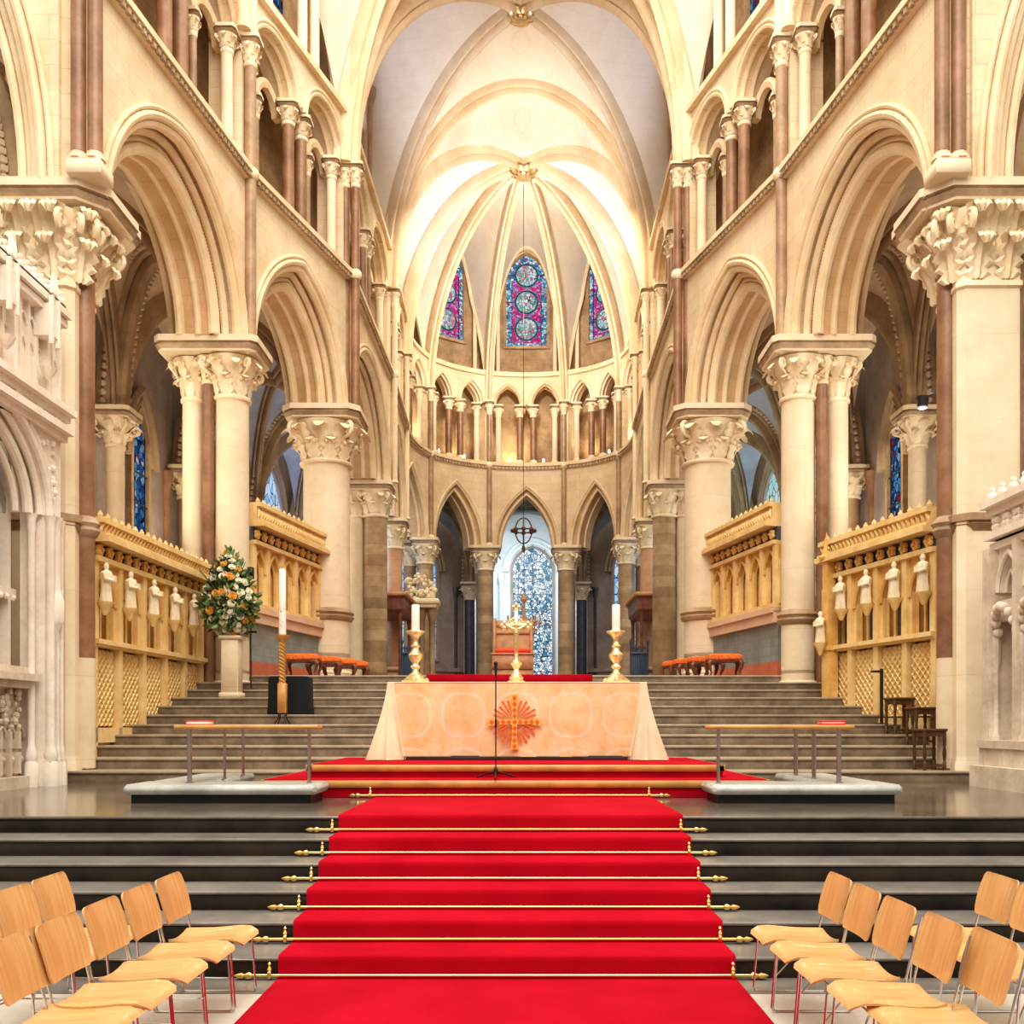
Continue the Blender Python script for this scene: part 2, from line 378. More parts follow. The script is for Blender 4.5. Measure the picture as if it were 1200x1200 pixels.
# ------------------------------------------------------------------ capitals, columns
def leafstrip(mb, c, ang, pts, widths):
    """pts (radius, z); a ribbed leaf"""
    ca, sa = math.cos(ang), math.sin(ang)
    rows = []
    for (r, z), w in zip(pts, widths):
        row = []
        for k, off in ((-1, 0), (-.5, .012), (0, .035), (.5, .012), (1, 0)):
            rr = r+off*w*6; t = k*w
            row.append((c[0]+ca*rr-sa*t, c[1]+sa*rr+ca*t, c[2]+z))
        rows.append(row)
    vs = [p for r in rows for p in r]; fs = []
    for i in range(len(rows)-1):
        for j in range(4): fs.append((i*5+j, i*5+j+1, i*5+j+6, i*5+j+5))
    mb.add(vs, fs)
def capital_mb(r, R, h, c=(0, 0, 0), n=8, seg=20):
    mb = MB(); big = r > .2
    mb.lathe([(r*.99, -.02), (r*1.14, 0), (r*1.17, .04*1), (r*1.12, .075), (r*1.0, .09), (r*1.03, h*.3), (r+(R-r)*.25, h*.6), (r+(R-r)*.7, h*.88), (R*.98, h)], c, seg)
    for k in range(n):
        a = 2*PI*k/n; w = PI*r/n*.95
        if not big:
            leafstrip(mb, c, a, [(r*1.05, .08), (r*1.12, h*.25), (r*1.22, h*.42), (r+(R-r)*.62, h*.5), (r+(R-r)*.78, h*.44)], [w*.8, w, w, w*.7, w*.3])
            leafstrip(mb, c, a+PI/n, [(r*1.08, h*.3), (r+(R-r)*.32, h*.6), (r+(R-r)*.8, h*.88), (R*1.13, h*.9), (R*1.20, h*.78), (R*1.08, h*.72)], [w*.9, w*1.0, w*.9, w*.7, w*.5, w*.25])
        else:
            lob = [.55, 1.0, .62, 1.1, .66, 1.1, .62, .95, .55, .6, .2]
            for aa_, P_ in ((a, [(r*1.03, .08), (r*1.12, h*.55), (r+(R-r)*1.0, h*.47)]), (a+PI/n, [(r*1.05, h*.24), (r+(R-r)*.55, h*.99), (R*1.28, h*.72)])):
                pts = []
                for q in range(11):
                    t = q/10; pts.append(((1-t)**2*P_[0][0]+2*t*(1-t)*P_[1][0]+t*t*P_[2][0]+.10*r*math.sin(PI*t), (1-t)**2*P_[0][1]+2*t*(1-t)*(P_[1][1]+h*.18)+t*t*P_[2][1]))
                leafstrip(mb, c, aa_, pts, [w*1.18*v for v in lob])
    for k in range(4):                       # corner volutes as curled scrolls
        a = PI/4+PI/2*k; ca, sa = math.cos(a), math.sin(a)
        P = []
        for i in range(15):
            t = i/14; q = -.4*PI+t*2.6*PI; rr = R*.20*(1-.62*t)
            rad = R*1.06+rr*math.cos(q); P.append((c[0]+ca*rad, c[1]+sa*rad, c[2]+h*.80+rr*math.sin(q)))
        P = [(c[0]+ca*R*.72, c[1]+sa*R*.72, c[2]+h*.45), (c[0]+ca*R*.92, c[1]+sa*R*.92, c[2]+h*.60)]+P
        mb.tube(P, [R*.045, R*.055]+[R*.06]*15, 6 if big else 5)
    if big:
        for k in range(n):
            for lv, rr, sz in ((.47, .62, .07), (.86, .95, .06)):
                a = 2*PI*(k+(.5 if lv > .6 else 0))/n
                for s in (-1, 1): mb.ball((c[0]+(r+(R-r)*rr)*math.cos(a+s*.11), c[1]+(r+(R-r)*rr)*math.sin(a+s*.11), c[2]+h*lv), R*sz, 6, 4)
    return mb
def base_profile(r):
    g = min(1, .22/r)
    return [(r*(1+q*g), h*r*max(g, .5)) for q, h in ((.55, 0), (.55, .35), (.48, .42), (.40, .55), (.22, .68), (.18, .78), (.26, .9), (.2, 1.02), (0, 1.12))]
def abacus_mb(x0, x1, y0, y1, z0, h, ch=.12):
    mb = MB()
    def ring(e, z):
        a, b, c, d = x0-e, x1+e, y0-e, y1+e
        return [(a+ch,c,z),(b-ch,c,z),(b,c+ch,z),(b,d-ch,z),(b-ch,d,z),(a+ch,d,z),(a,d-ch,z),(a,c+ch,z)]
    return mb.rings([ring(-.07, z0), ring(-.06, z0+h*.12), ring(-.01, z0+h*.38), ring(-.045, z0+h*.45), ring(-.045, z0+h*.52), ring(0, z0+h*.58), ring(0, z0+h)], True)
# ------------------------------------------------------------------ plan of the building
ZS = E+8.2; ZST = E+11.75; ZTC = E+14.75; ZCL = E+16.0; ZPF = .96; ZTF = 2.92
WL = [(-6.75, 11.6), (-5.95, 15.85), (-4.62, 19.4), (-4.52, 24.9), (-4.68, 29.26), (-4.05, 32.2), (-1.52, 33.6)]
WR = [(6.6, 11.6), (5.68, 15.85), (4.32, 19.4), (4.40, 24.9), (4.58, 29.26), (4.28, 32.2), (1.92, 33.6)]
WL = [(x, y*S) for x, y in WL]; WR = [(x, y*S) for x, y in WR]
RL = [(-10.4, 12.4), (-9.65, 17.4), (-9.7, 21.3), (-9.3, 25.5), (-9.2, 30.0), (-7.2, 35.2), (-2.75, 38.4)]
RR = [(10.4, 12.4), (9.37, 17.4), (9.5, 21.3), (9.3, 25.5), (9.2, 30.0), (7.4, 35.2), (3.1, 38.4)]
RL = [(x, y*S) for x, y in RL]; RR = [(x, y*S) for x, y in RR]
BOSS2 = Vector((.05, 28.4*S, E+21.7)); BOSS1 = Vector((-.05, 22.15*S, E+21.7))
T = 1.55
wallL = struct('wall_left', 'pale stone arcade wall on the left, arches below and gallery above')
wallR = struct('wall_right', 'pale stone arcade wall on the right, arches below and gallery above')
wallA = struct('wall_apse', 'curved east end wall with pointed arches, gallery and stained windows')
SPOTS = {}                      # colonnette places
SIDE_ARCH = ['nearest large arch', 'second arch', 'third arch', 'fourth arch', 'fifth arch', 'sixth arch']

def rollset(mb_roll, fr, a, r, zs, items, n=14, uc=0.0, stilt=0):
    for o, q, rr in items: mb_roll.archroll(fr, a, r, zs, o, q, rr, n, uc, 8, stilt)

def bay(A, B, root, key, out=None, inset=.72, oo=.42, sag=0.0, rise=2.35, nsub=2, thick=T, windows=True, detail=True, subarch=True, clere=True):
    fr, Ln, nn = frame(A, B, out, sag)
    a_in = Ln/2-inset; r_in = rise
    # ---- main arcade arch: spandrel, recessed order, mouldings
    m = MB(); m.archwall(fr, -Ln/2, Ln/2, ZS, ZST, a_in, r_in, oo, 0, thick)
    m.build('spandrel', CREAM, root)
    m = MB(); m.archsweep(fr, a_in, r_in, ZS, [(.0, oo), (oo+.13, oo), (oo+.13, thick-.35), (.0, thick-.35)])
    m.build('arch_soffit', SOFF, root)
    m = MB()
    rollset(m, fr, a_in, r_in, ZS, ([(.50, -.02, .075), (.62, -.035, .05), (.40, .08, .10), (.30, .30, .085), (.02, .42, .11), (.17, .40, .05), (.0, .75, .07), (.0, thick-.4, .10), (.42, thick, .08)] if oo > .3 else [(.30, -.02, .06), (.22, .03, .05), (.03, .24, .06), (.0, .7, .05)]))
    m.build('arch_moulding', MOULD, root)
    if detail:                                # tooth ornament on the recessed order
        m = MB(); c = arch2d(a_in, r_in, .22, 60)
        for i, (x, z) in enumerate(c):
            if i % 1 == 0 and abs(x) < a_in+.2:
                m.add([fr(x-.035, ZS+z-.035, .40), fr(x+.035, ZS+z-.035, .40), fr(x+.035, ZS+z+.035, .40), fr(x-.035, ZS+z+.035, .40), fr(x, ZS+z, .35)], [(0,1,4),(1,2,4),(2,3,4),(3,0,4)])
        m.build('tooth_ornament', MOULD, root, smooth=False)
    # ---- string course under the gallery
    m = MB()
    m.fbox(fr, -Ln/2, Ln/2, ZST, ZST+.12, -.10, .5); m.fbox(fr, -Ln/2, Ln/2, ZST+.12, ZST+.24, -.20, .5)
    m.fbox(fr, -Ln/2, Ln/2, ZST+.24, ZST+.30, -.12, thick)
    m.build('string_course', MOULD, root)
    m = MB(); k = int(Ln/.16)
    for i in range(k):
        u = -Ln/2+(i+.5)*Ln/k; m.fbox(fr, u-.045, u+.045, ZST+.01, ZST+.11, -.17, -.05)
    m.build('carved_frieze', ABAC, root, smooth=False)
    # ---- gallery (triforium)
    ztf = ZST+.30
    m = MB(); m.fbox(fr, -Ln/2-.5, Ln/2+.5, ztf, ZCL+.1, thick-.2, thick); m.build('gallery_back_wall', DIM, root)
    m = MB()
    half = Ln/nsub; aa = half/2-.26; rr = .92 if subarch else .95
    ctr = [-Ln/2+half*(i+.5) for i in range(nsub)]
    for i, uc in enumerate(ctr):
        m.archwall(fr, uc-half/2, uc+half/2, ZTC, ZCL, aa, rr, .0, 0, .75, 10, uc)
    m.fbox(fr, -Ln/2, -Ln/2+.14, ztf, ZTC, .05, .8); m.fbox(fr, Ln/2-.14, Ln/2, ztf, ZTC, .05, .8)
    m.fbox(fr, -Ln/2, Ln/2, ZCL-.05, ZCL+.1, .75, thick)
    m.build('gallery_arch_wall', CREAM, root)
    m = MB()
    for uc in ctr: rollset(m, fr, aa, rr, ZTC, [(.16, -.02, .05), (.07, .02, .07), (.0, .16, .06), (.0, .4, .06)], 10, uc)
    if subarch:
        for uc in ctr:
            for sgn in (-1, 1):
                u2 = uc+sgn*aa/2
                m.archsweep(fr, aa/2-.10, .45, ZTC-.30, [(0, .48), (.11, .44), (.2, .48), (.2, .62), (0, .62)], 8, u2)
    m.build('gallery_arch_moulding', MOULD, root)
    # colonnette places
    L_ = []
    zb = ztf
    def put(u, kind, n): L_.append((fr(u, zb, n), kind, u))
    put(-Ln/2+.42, 'mid', .26); put(Ln/2-.42, 'mid', .26)
    for i in range(1, nsub):
        u = -Ln/2+half*i
        put(u-.31, 'thick', .2); put(u+.31, 'thick', .2)
    if subarch:
        for uc in ctr: put(uc, 'thin', .52)
    SPOTS.setdefault(key, []).extend(L_)
    # ---- clerestory
    m = MB(); m.fbox(fr, -Ln/2, Ln/2, ZCL, ZCL+.16, -.14, .4); m.fbox(fr, -Ln/2, Ln/2, ZCL+.16, ZCL+.22, -.08, 1.1)
    m.build('clerestory_string', MOULD, root)
    if clere:
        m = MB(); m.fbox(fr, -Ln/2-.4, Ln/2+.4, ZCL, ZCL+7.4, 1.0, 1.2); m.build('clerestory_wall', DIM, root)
    return fr, Ln, nn

BAYS = []
for nm, P, root in (('left', WL, wallL), ('right', WR, wallR)):
    for i in range(4):
        BAYS.append((nm, i, bay(P[i], P[i+1], root, (nm, i))))
    for i in (4, 5):
        A, B = P[i], P[i+1]; mid = Vector(((A[0]+B[0])/2, (A[1]+B[1])/2, 0))
        BAYS.append((nm, i, bay(A, B, wallA, (nm, i), out=mid-Vector((0, 28.5*S, 0)), subarch=False, detail=False, inset=.52, oo=.22, sag=.28, rise=2.45)))
BAYS.append(('apse', 6, bay(WL[6], WR[6], wallA, ('apse', 6), out=(0, 1, 0), subarch=False, detail=False, inset=.52, oo=.22, sag=.24, rise=2.45)))

# tall transept arch facing the camera, springing from the near pier and running out of the picture
for nm, P, root in (('left', WL, wallL), ('right', WR, wallR)):
    sg = -1 if nm == 'left' else 1
    x0 = -6.98 if sg < 0 else 6.78
    fr, Ln, nn = frame((x0, 11.05*S), (x0+sg*10.4, 11.05*S), out=(0, 1, 0))
    a = Ln/2-.72; r = 7.6
    m = MB(); m.archwall(fr, -Ln/2, Ln/2, ZS, ZS+10, a, r, .40, 0, .9); m.build('transept_spandrel', CREAM, root)
    m = MB(); m.archsweep(fr, a, r, ZS, [(0, .3), (.5, .3), (.5, .85), (0, .85)], 20); m.build('transept_arch_soffit', MOULD, root)
    m = MB(); rollset(m, fr, a, r, ZS, [(.62, -.03, .05), (.48, -.02, .075), (.36, .08, .07), (.22, .22, .07), (.06, .28, .085), (0, .55, .07)], 24)
    m.build('transept_arch_moulding', MOULD, root)
    m = MB(); c = arch2d(a, r, .15, 150)
    for (x, z) in c: m.add([fr(x-.03, ZS+z-.03, .27), fr(x+.03, ZS+z-.03, .27), fr(x+.03, ZS+z+.03, .27), fr(x-.03, ZS+z+.03, .27), fr(x, ZS+z, .22)], [(0,1,4),(1,2,4),(2,3,4),(3,0,4)])
    m.build('tooth_ornament', MOULD, root, smooth=False)
    m = MB(); m.box(*sorted((P[0][0]+sg*.10, P[0][0]+sg*.42)), 11.12*S, 11.75*S, ZS, ZS+8); m.build('pier_wall', CREAM, root)
    m = MB(); m.box(*sorted((sg*7.6, sg*18)), 12.6*S, 12.75*S, 0, 24); m.build('transept_wall', CREAM, root)

# ------------------------------------------------------------------ vault
ceil = struct('ceiling', 'ribbed cream stone vault')
def ribcurve(c, b, n=22, p=1.0):
    c = Vector(c); b = Vector(b); out = []
    for i in range(n+1):
        t = PI/2*i/n
        h = (1-math.cos(t))**p
        out.append(Vector((c.x+(b.x-c.x)*h, c.y+(b.y-c.y)*h, c.z+(b.z-c.z)*math.sin(t))))
    return out
def archhalf(A, B, apex_z, push, nn, n=22):
    """half of the wall arch from A to the middle of A-B, pushed outwards by up to push"""
    A = Vector(A); B = Vector(B); M = (A+B)/2; out = []
    for i in range(n+1):
        t = PI/2*i/n; h = 1-math.cos(t)
        w = min(1, 2.2*i/n)
        out.append(Vector((A.x+(M.x-A.x)*h+nn.x*push*w, A.y+(M.y-A.y)*h+nn.y*push*w, A.z+(apex_z-A.z)*math.sin(t))))
    return out
def web(mb, a, b, m=8, bulge=.25):
    rows = []
    for i in range(len(a)):
        t = i/(len(a)-1)
        rows.append([a[i].lerp(b[i], j/m)+Vector((0, 0, 4*(j/m)*(1-j/m)*bulge*t)) for j in range(m+1)])
    vs = [p for r in rows for p in r]; fs = []
    for i in range(len(rows)-1):
        for j in range(m): fs.append((i*(m+1)+j, i*(m+1)+j+1, (i+1)*(m+1)+j+1, (i+1)*(m+1)+j))
    mb.add(vs, fs)
def rib_mb(curve, w=.17):
    """rib of three rolls: a wide flat back and a fillet roll below"""
    mb = MB(); n = len(curve); R = []
    d = (curve[-1]-curve[0]); d.z = 0
    side = Vector((-d.y, d.x, 0)).normalized()
    for i, p in enumerate(curve):
        t = (curve[min(i+1, n-1)]-curve[max(i-1, 0)]).normalized()
        dn = t.cross(side).normalized()
        if i == 0: sgn_ = 1 if dn.dot(d) > 0 else -1
        dn = dn*sgn_
        prof = [(-w*1.25, -.30), (-w*1.25, .03), (-w*1.05, .13), (-w*.62, .13), (-w*.5, .06), (-w*.45, .2), (-w*.3, .30), (0, .34), (w*.3, .30), (w*.45, .2), (w*.5, .06), (w*.62, .13), (w*1.05, .13), (w*1.25, .03), (w*1.25, -.30)]
        R.append([p+side*x+dn*y for x, y in prof])
    return mb.rings(R, True)
ZV = ZTC+.02
def corner(p): return Vector((p[0], p[1], ZV))
cl = [corner(p) for p in WL]; cr = [corner(p) for p in WR]
wm = MB()
ZAP = E+22.3
def cell(c1, c2, boss, nn, apex=ZAP, push=.85):
    r1 = ribcurve(c1, boss); r2 = ribcurve(c2, boss)
    a1 = archhalf(c1, c2, apex, push, nn); a2 = archhalf(c2, c1, apex, push, nn)
    web(wm, r1, a1); web(wm, r2, a2)
    return a1, a2
zero = Vector((0, 0, 0))
wallribs = []
bn = {(k[0], k[1]): k[2] for k in BAYS}
for nm, C in (('left', cl), ('right', cr)):
    for i, boss in ((2, BOSS1), (3, BOSS2), (4, BOSS2), (5, BOSS2)):
        a1, a2 = cell(C[i], C[i+1], boss, bn[(nm, i)][2]); wallribs.append(a1+a2[::-1][1:])
a1, a2 = cell(cl[6], cr[6], BOSS2, Vector((0, 1, 0))); wallribs.append(a1+a2[::-1][1:])
for k, bs in ((3, (BOSS1, BOSS2)), (2, (BOSS1,))):
    for b in bs: a1, a2 = cell(cl[k], cr[k], b, zero, E+21.7, 0)
    rib_mb(a1+a2[::-1][1:], .26 if k == 2 else .22).build('transverse_rib', RIB, ceil)
wm.build('vault_web', VAULT, ceil)
for C in (cl, cr):
    for i in (2, 3): rib_mb(ribcurve(C[i], BOSS1), .17).build('diagonal_rib', RIB, ceil)
    for i in (3, 4, 5, 6): rib_mb(ribcurve(C[i], BOSS2), .16).build('apse_rib', RIB, ceil)
# wall ribs over the clerestory
m = MB()
for c in wallribs: m.tube(c, .11, 6)
m.build('wall_rib', RIB, ceil)
# short west bay web springing from the third piers, out of the frame above
wm = MB()
for C, nm in ((cl, 'left'), (cr, 'right')):
    sg = -1 if nm == 'left' else 1
    b0 = Vector((0, 17.2*S, E+21.7)); c1 = C[2]
    r = ribcurve(c1, b0); tr = archhalf(cl[2] if sg < 0 else cr[2], cr[2] if sg < 0 else cl[2], E+21.7, 0, zero)
    web(wm, r, tr)
    rib_mb(r[:16], .17).build('diagonal_rib', RIB, ceil)
    wa = archhalf(C[2], C[1], ZAP, .85, bn[(nm, 1)][2]); web(wm, r, wa)
wm.build('vault_web', VAULT, ceil)

def boss(loc, r, label):
    t = thing('roof_boss', label, 'boss', loc)
    m = MB(); m.lathe([(.02, -.42*r), (.3*r, -.40*r), (.55*r, -.25*r), (.5*r, -.1*r), (.8*r, 0), (.7*r, .3*r)], (0, 0, 0), 14); m.build('boss_core', GILT, t)
    m = MB()
    for k in range(10):
        a = 2*PI*k/10; leafstrip(m, (0, 0, 0), a, [(.5*r, -.1*r), (.8*r, -.2*r), (1.05*r, -.05*r), (1.15*r, .12*r), (1.0*r, .22*r)], [.12*r, .22*r, .24*r, .16*r, .05*r])
        leafstrip(m, (0, 0, 0), a+PI/10, [(.25*r, -.4*r), (.5*r, -.42*r), (.72*r, -.28*r), (.75*r, -.12*r)], [.07*r, .14*r, .14*r, .05*r])
    m.build('gilded_leaves', GILT, t)
boss(BOSS1+Vector((0, 0, -.36)), .36, 'gilded leafy roof boss at the top edge, nearest the camera')
boss(BOSS2+Vector((0, 0, -.36)), .46, 'gilded leafy roof boss where the apse ribs meet')

# ------------------------------------------------------------------ clerestory shafts and windows
WIN = [0]
def lancet(fr, uc, a, r, z0, zs, q, style, root_label):
    WIN[0] += 1
    w = struct('window_%d' % WIN[0], root_label)
    H = zs-z0
    fr = getattr(fr, 'flat', fr)
    glass = {'story': G_BLUE, 'cor': G_COR, 'ais': G_AIS, 'lun': G_LUN, 'teal': G_TEALW}[style]
    MB().archpane(fr, a, r, z0, zs, q).build('glass', glass, w)
    m = MB(); m.archsweep(fr, a, r, zs, [(-.03, q-.10), (.12, q-.10), (.12, q+.05), (-.03, q+.05)], 12, uc, True, H)
    m.fbox(fr, uc-a-.12, uc+a+.12, z0-.10, z0+.02, q-.10, q+.05)
    m.build('window_frame', DIM if style in ('story', 'ais') else AISLE, w)
    bars = MB()
    if style == 'story':
        R = a*.52; zc = [z0+.83, z0+2.08, z0+3.33]
        g = MB(); a2 = a*.70
        pts = [(-a2, z0+.16), (a2, z0+.16), (a2, zs+r*.1), (-a2, zs+r*.1)]
        g.add([fr(uc+u, z, q-.02) for u, z in pts], [(0, 1, 2, 3)]); g.build('ruby_ground', G_PINK, w)
        for k, z in enumerate(zc):
            t = MB(); n = 28
            t.add([fr(uc+R*1.12*math.cos(2*PI*j/n), z+R*1.12*math.sin(2*PI*j/n), q-.035) for j in range(n)], [tuple(range(n))]); rg = t.build('medallion', G_TEAL, w)
            t = MB(); t.add([fr(uc+R*.92*math.cos(2*PI*j/n), z+R*.92*math.sin(2*PI*j/n), q-.045) for j in range(n)], [tuple(range(n))]); t.build('medallion_scene', G_MED, rg)
            bars.tube([fr(uc+R*1.03*math.cos(2*PI*j/n), z+R*1.03*math.sin(2*PI*j/n), q-.05) for j in range(n)], .022, 5, closed=True)
            bars.fbox(fr, uc-a, uc-R*1.05, z-.015, z+.015, q-.06, q-.04); bars.fbox(fr, uc+R*1.05, uc+a, z-.015, z+.015, q-.06, q-.04)
        for u in (-a2, a2): bars.fbox(fr, uc+u-.015, uc+u+.015, z0, zs, q-.06, q-.04)
    else:
        k = max(3, int((H+r)/(.75 if style != 'cor' else .95)))
        for i in range(1, k):
            z = z0+(H+r)*i/k
            if z < zs: bars.fbox(fr, uc-a, uc+a, z-.02, z+.02, q-.05, q-.03)
        for u in ((-a*.72, a*.72, 0) if style == 'cor' else (-a*.5, a*.5) if style != 'ais' else (-a*.68, a*.68)):
            bars.fbox(fr, uc+u-.02, uc+u+.02, z0, zs+r*.55, q-.05, q-.03)
        if style == 'cor':
            n = 24
            for i in range(7):
                z = z0+.9+i*1.25
                for s in ((-1, 1)):
                    bars.tube([fr(uc+s*a*.30+a*.34*math.cos(2*PI*j/n), z+(.3 if s > 0 else -.2)+a*.34*math.sin(2*PI*j/n), q-.04) for j in range(n)], .022, 5, closed=True)
    bars.build('glazing_bars', BLACK if style != 'cor' else PAINTB, w)
    return w

apse_lab = {('apse', 6): 'centre stained glass lancet high in the apse with three round medallions',
            ('left', 5): 'stained glass lancet high in the apse, left of centre', ('right', 5): 'stained glass lancet high in the apse, right of centre'}
shaft_side = MB()
for nm, i, (fr, Ln, nn) in BAYS:
    root = wallA if (nm == 'apse' or i > 3) else (wallL if nm == 'left' else wallR)
    if i >= 4:
        if (nm, i) in apse_lab:
            lancet(fr, 0, .98 if nm == 'apse' else .92, 1.35, E+17.75, E+20.7, .92, 'story', apse_lab[(nm, i)])
            m = MB(); rollset(m, fr, 1.18, 1.62, E+20.5, [(.05, .86, .08), (.2, .75, .10), (.38, .7, .07)], 12); m.build('window_arch', MOULD, root)
            m = MB()
            for u in (-1.33, 1.33):
                p = fr(u, 0, .72); 
                m.lathe([(.16, ZCL+.2), (.16, ZCL+.4), (.10, ZCL+.5), (.10, E+20.0), (.11, E+20.05), (.2, E+20.42), (.2, E+20.5)], (p[0], p[1], 0), 10)
            m.build('window_shaft', SHAFTC, root)
        else:
            m = MB()
            for u in (-1.1, 1.1):
                p = fr(u, 0, .6)
                m.lathe([(.16, ZCL+.2), (.16, ZCL+.4), (.10, ZCL+.5), (.10, E+20.0), (.11, E+20.05), (.2, E+20.42), (.2, E+20.5)], (p[0], p[1], 0), 10)
            m.build('window_shaft', SHAFTC, root)
            m = MB(); rollset(m, fr, 1.1, 1.5, E+20.5, [(.0, .6, .12), (.2, .55, .09)], 12); m.build('window_arch', MOULD, root)
    else:
        m = MB()
        for u in (-Ln*.30, -Ln*.17, Ln*.17, Ln*.30):
            p = fr(u, 0, .45)
            m.lathe([(.22, ZCL+.2), (.22, ZCL+.45), (.13, ZCL+.6), (.13, E+20.0), (.14, E+20.05), (.26, E+20.5), (.26, E+20.62)], (p[0], p[1], 0), 12)
        m.build('clerestory_shaft', SHAFTC if i < 2 else MARB2, root)
        m = MB(); rollset(m, fr, Ln*.17, 1.6, E+20.6, [(0, .45, .14), (.2, .42, .1)], 12)
        m.build('clerestory_arch', MOULD, root)
        lancet(fr, 0, .8, 1.2, E+17.6, E+20.6, .95, 'lun' if i > 1 else 'ais', 'plain clerestory window high in the %s wall, %s' % (nm, ['above the nearest arch', 'above the second arch', 'above the third arch', 'above the fourth arch'][i]))

# ------------------------------------------------------------------ vaulting shafts (things)
def vshaft(p, n, z0, z1, r, mat, label, top=True, dirv=(0, 1, 0), ring=None):
    t = thing('vaulting_shaft', label, 'shaft', (p[0], p[1], z0))
    h = z1-z0; d = Vector(dirv).normalized()
    offs = [0] if n == 1 else ([-r*1.15, r*1.15] if n == 2 else [-r*2, 0, r*2])
    for o in offs:
        c = (d.x*o, d.y*o, 0)
        MB().lathe(base_profile(r*.92)+[(r, r*1.4)], c, 14).build('shaft_base', CARVE, t)
        MB().lathe([(r, r*1.1), (r, h*.5), (r, h-.5 if top else h)], c, 14).build('shaft', mat, t)
        if ring is not None:
            m = MB(); m.lathe([(r, ring-z0-.12), (r*1.35, ring-z0-.08), (r*1.5, ring-z0), (r*1.35, ring-z0+.08), (r, ring-z0+.12)], c, 14); m.build('shaft_ring', CARVE, t)
        if top:
            capital_mb(r, r*1.7, .45, (c[0], c[1], h-.55), 6, 12).build('shaft_capital', CARVE, t)
    if top:
        w = abs(offs[-1])
        m = abacus_mb(-r*1.9-abs(d.x)*w, r*1.9+abs(d.x)*w, -r*1.9-abs(d.y)*w, r*1.9+abs(d.y)*w, h-.13, .2, r*.4); m.build('shaft_abacus', ABAC, t)
    return t
desc = ['by the nearest pier', 'above the paired columns', 'above the stout round column', 'above the banded column', 'above the rosy column', 'above the outer apse column', 'above the inner apse column']
for nm, P in (('left', WL), ('right', WR)):
    sg = -1 if nm == 'left' else 1
    for i, (n, r, mat) in enumerate([(2, .108, MARB), (1, .125, MARB2), (2, .115, MARB), (2, .10, SHAFTC), (1, .105, SHAFTC), (1, .115, MARB2), (1, .115, MARB2)]):
        x, y = P[i]
        if i == 0: x = (102-612)*10.98/860 if sg < 0 else (1113.5-612)*10.98/860; y = 10.98*S
        elif i < 5: x -= sg*.08
        else:
            v = (Vector((x, y, 0))-Vector((0, 28.5*S, 0))).normalized()*.08; x -= v.x; y -= v.y
        z1 = ZTC if i else ZS+9
        nw = {2: 'pair of', 1: 'single'}[n]
        dv = (1, .0, 0) if i in (0, 2, 3) else (0, 1, 0)
        t = vshaft((x, y), n, ZS+(.24 if i == 0 else .02), z1, r, mat, '%s %s tall thin wall shaft%s on the %s, %s' % (nw, {MARB: 'brown', MARB2: 'mottled brown', SHAFTC: 'cream'}[mat], 's' if n > 1 else '', nm, desc[i]), top=i > 0, dirv=dv, ring=(ZST+.15) if i else None)
        if i == 0:
            m = MB(); m.bbox(-.26, .26, -.14, .34, -.24, -.03, .015); m.bbox(-.24, .24, -.13, .34, -.03, .0, .008); m.build('plinth', SHAFTC, t)
    # second-stage shafts above P2 intermediate capital
    x, y = P[1]
    t = thing('vaulting_shaft', 'cluster of cream shafts above the upper capital on the %s, running out of the picture' % nm, 'shaft', (x, y, ZTC+.08))
    for o in (-.26, 0, .26):
        MB().lathe([(.17, 0), (.17, .1), (.13, .2), (.13, 7)], (-sg*(.10 if o == 0 else 0), o, 0), 12).build('shaft', MOULD, t)

# ------------------------------------------------------------------ colonnettes of the gallery
def proto(kind):
    r = {'thick': .145, 'mid': .13, 'thin': .085}[kind]; mat = {'thick': MARB, 'mid': SHAFTC, 'thin': MARB2}[kind]
    h = ZTC-(ZST+.30)-(.30 if kind == 'thin' else 0)
    t = thing('colonnette', 'x', 'colonnette')
    MB().lathe(base_profile(r)+[(r, r*1.3)], (0, 0, 0), 12).build('base', CARVE, t)
    MB().lathe([(r, r*1.1), (r*.97, h-.5)], (0, 0, 0), 12).build('shaft', mat, t)
    capital_mb(r*.98, r*1.7, .36, (0, 0, h-.52), 6, 12).build('capital', CARVE, t)
    abacus_mb(-r*1.85, r*1.85, -r*1.85, r*1.85, h-.17, .17, r*.5).build('abacus', ABAC, t)
    return t
protos = {}
where = ['above the nearest arch', 'above the second arch', 'above the third arch', 'above the fourth arch']
for key in sorted(SPOTS):
    nm, i = key
    lst = sorted(SPOTS[key], key=lambda t: (t[0][1] if i < 4 else t[0][0]))
    for k, (p, kind, u) in enumerate(lst):
        kd = {'thick': 'stout brown', 'mid': 'cream', 'thin': 'thin mottled'}[kind]
        if i < 4: lab = '%s colonnette in the %s gallery %s, %s from the camera end' % (kd, nm, where[i], ORD[k])
        elif nm == 'apse': lab = '%s colonnette in the apse gallery above the centre arch, %s from the left' % (kd, ORD[k])
        else: lab = '%s apse gallery colonnette, %s arch %s of centre, %s from left' % (kd, 'next' if i == 5 else 'outer', nm, ORD[k])
        grp = 'gallery colonnettes on the %s' % nm
        if kind not in protos:
            t = protos[kind] = proto(kind); t.location = p; t['label'] = lab; t['group'] = grp
        else: dup(protos[kind], p, None, lab, grp)

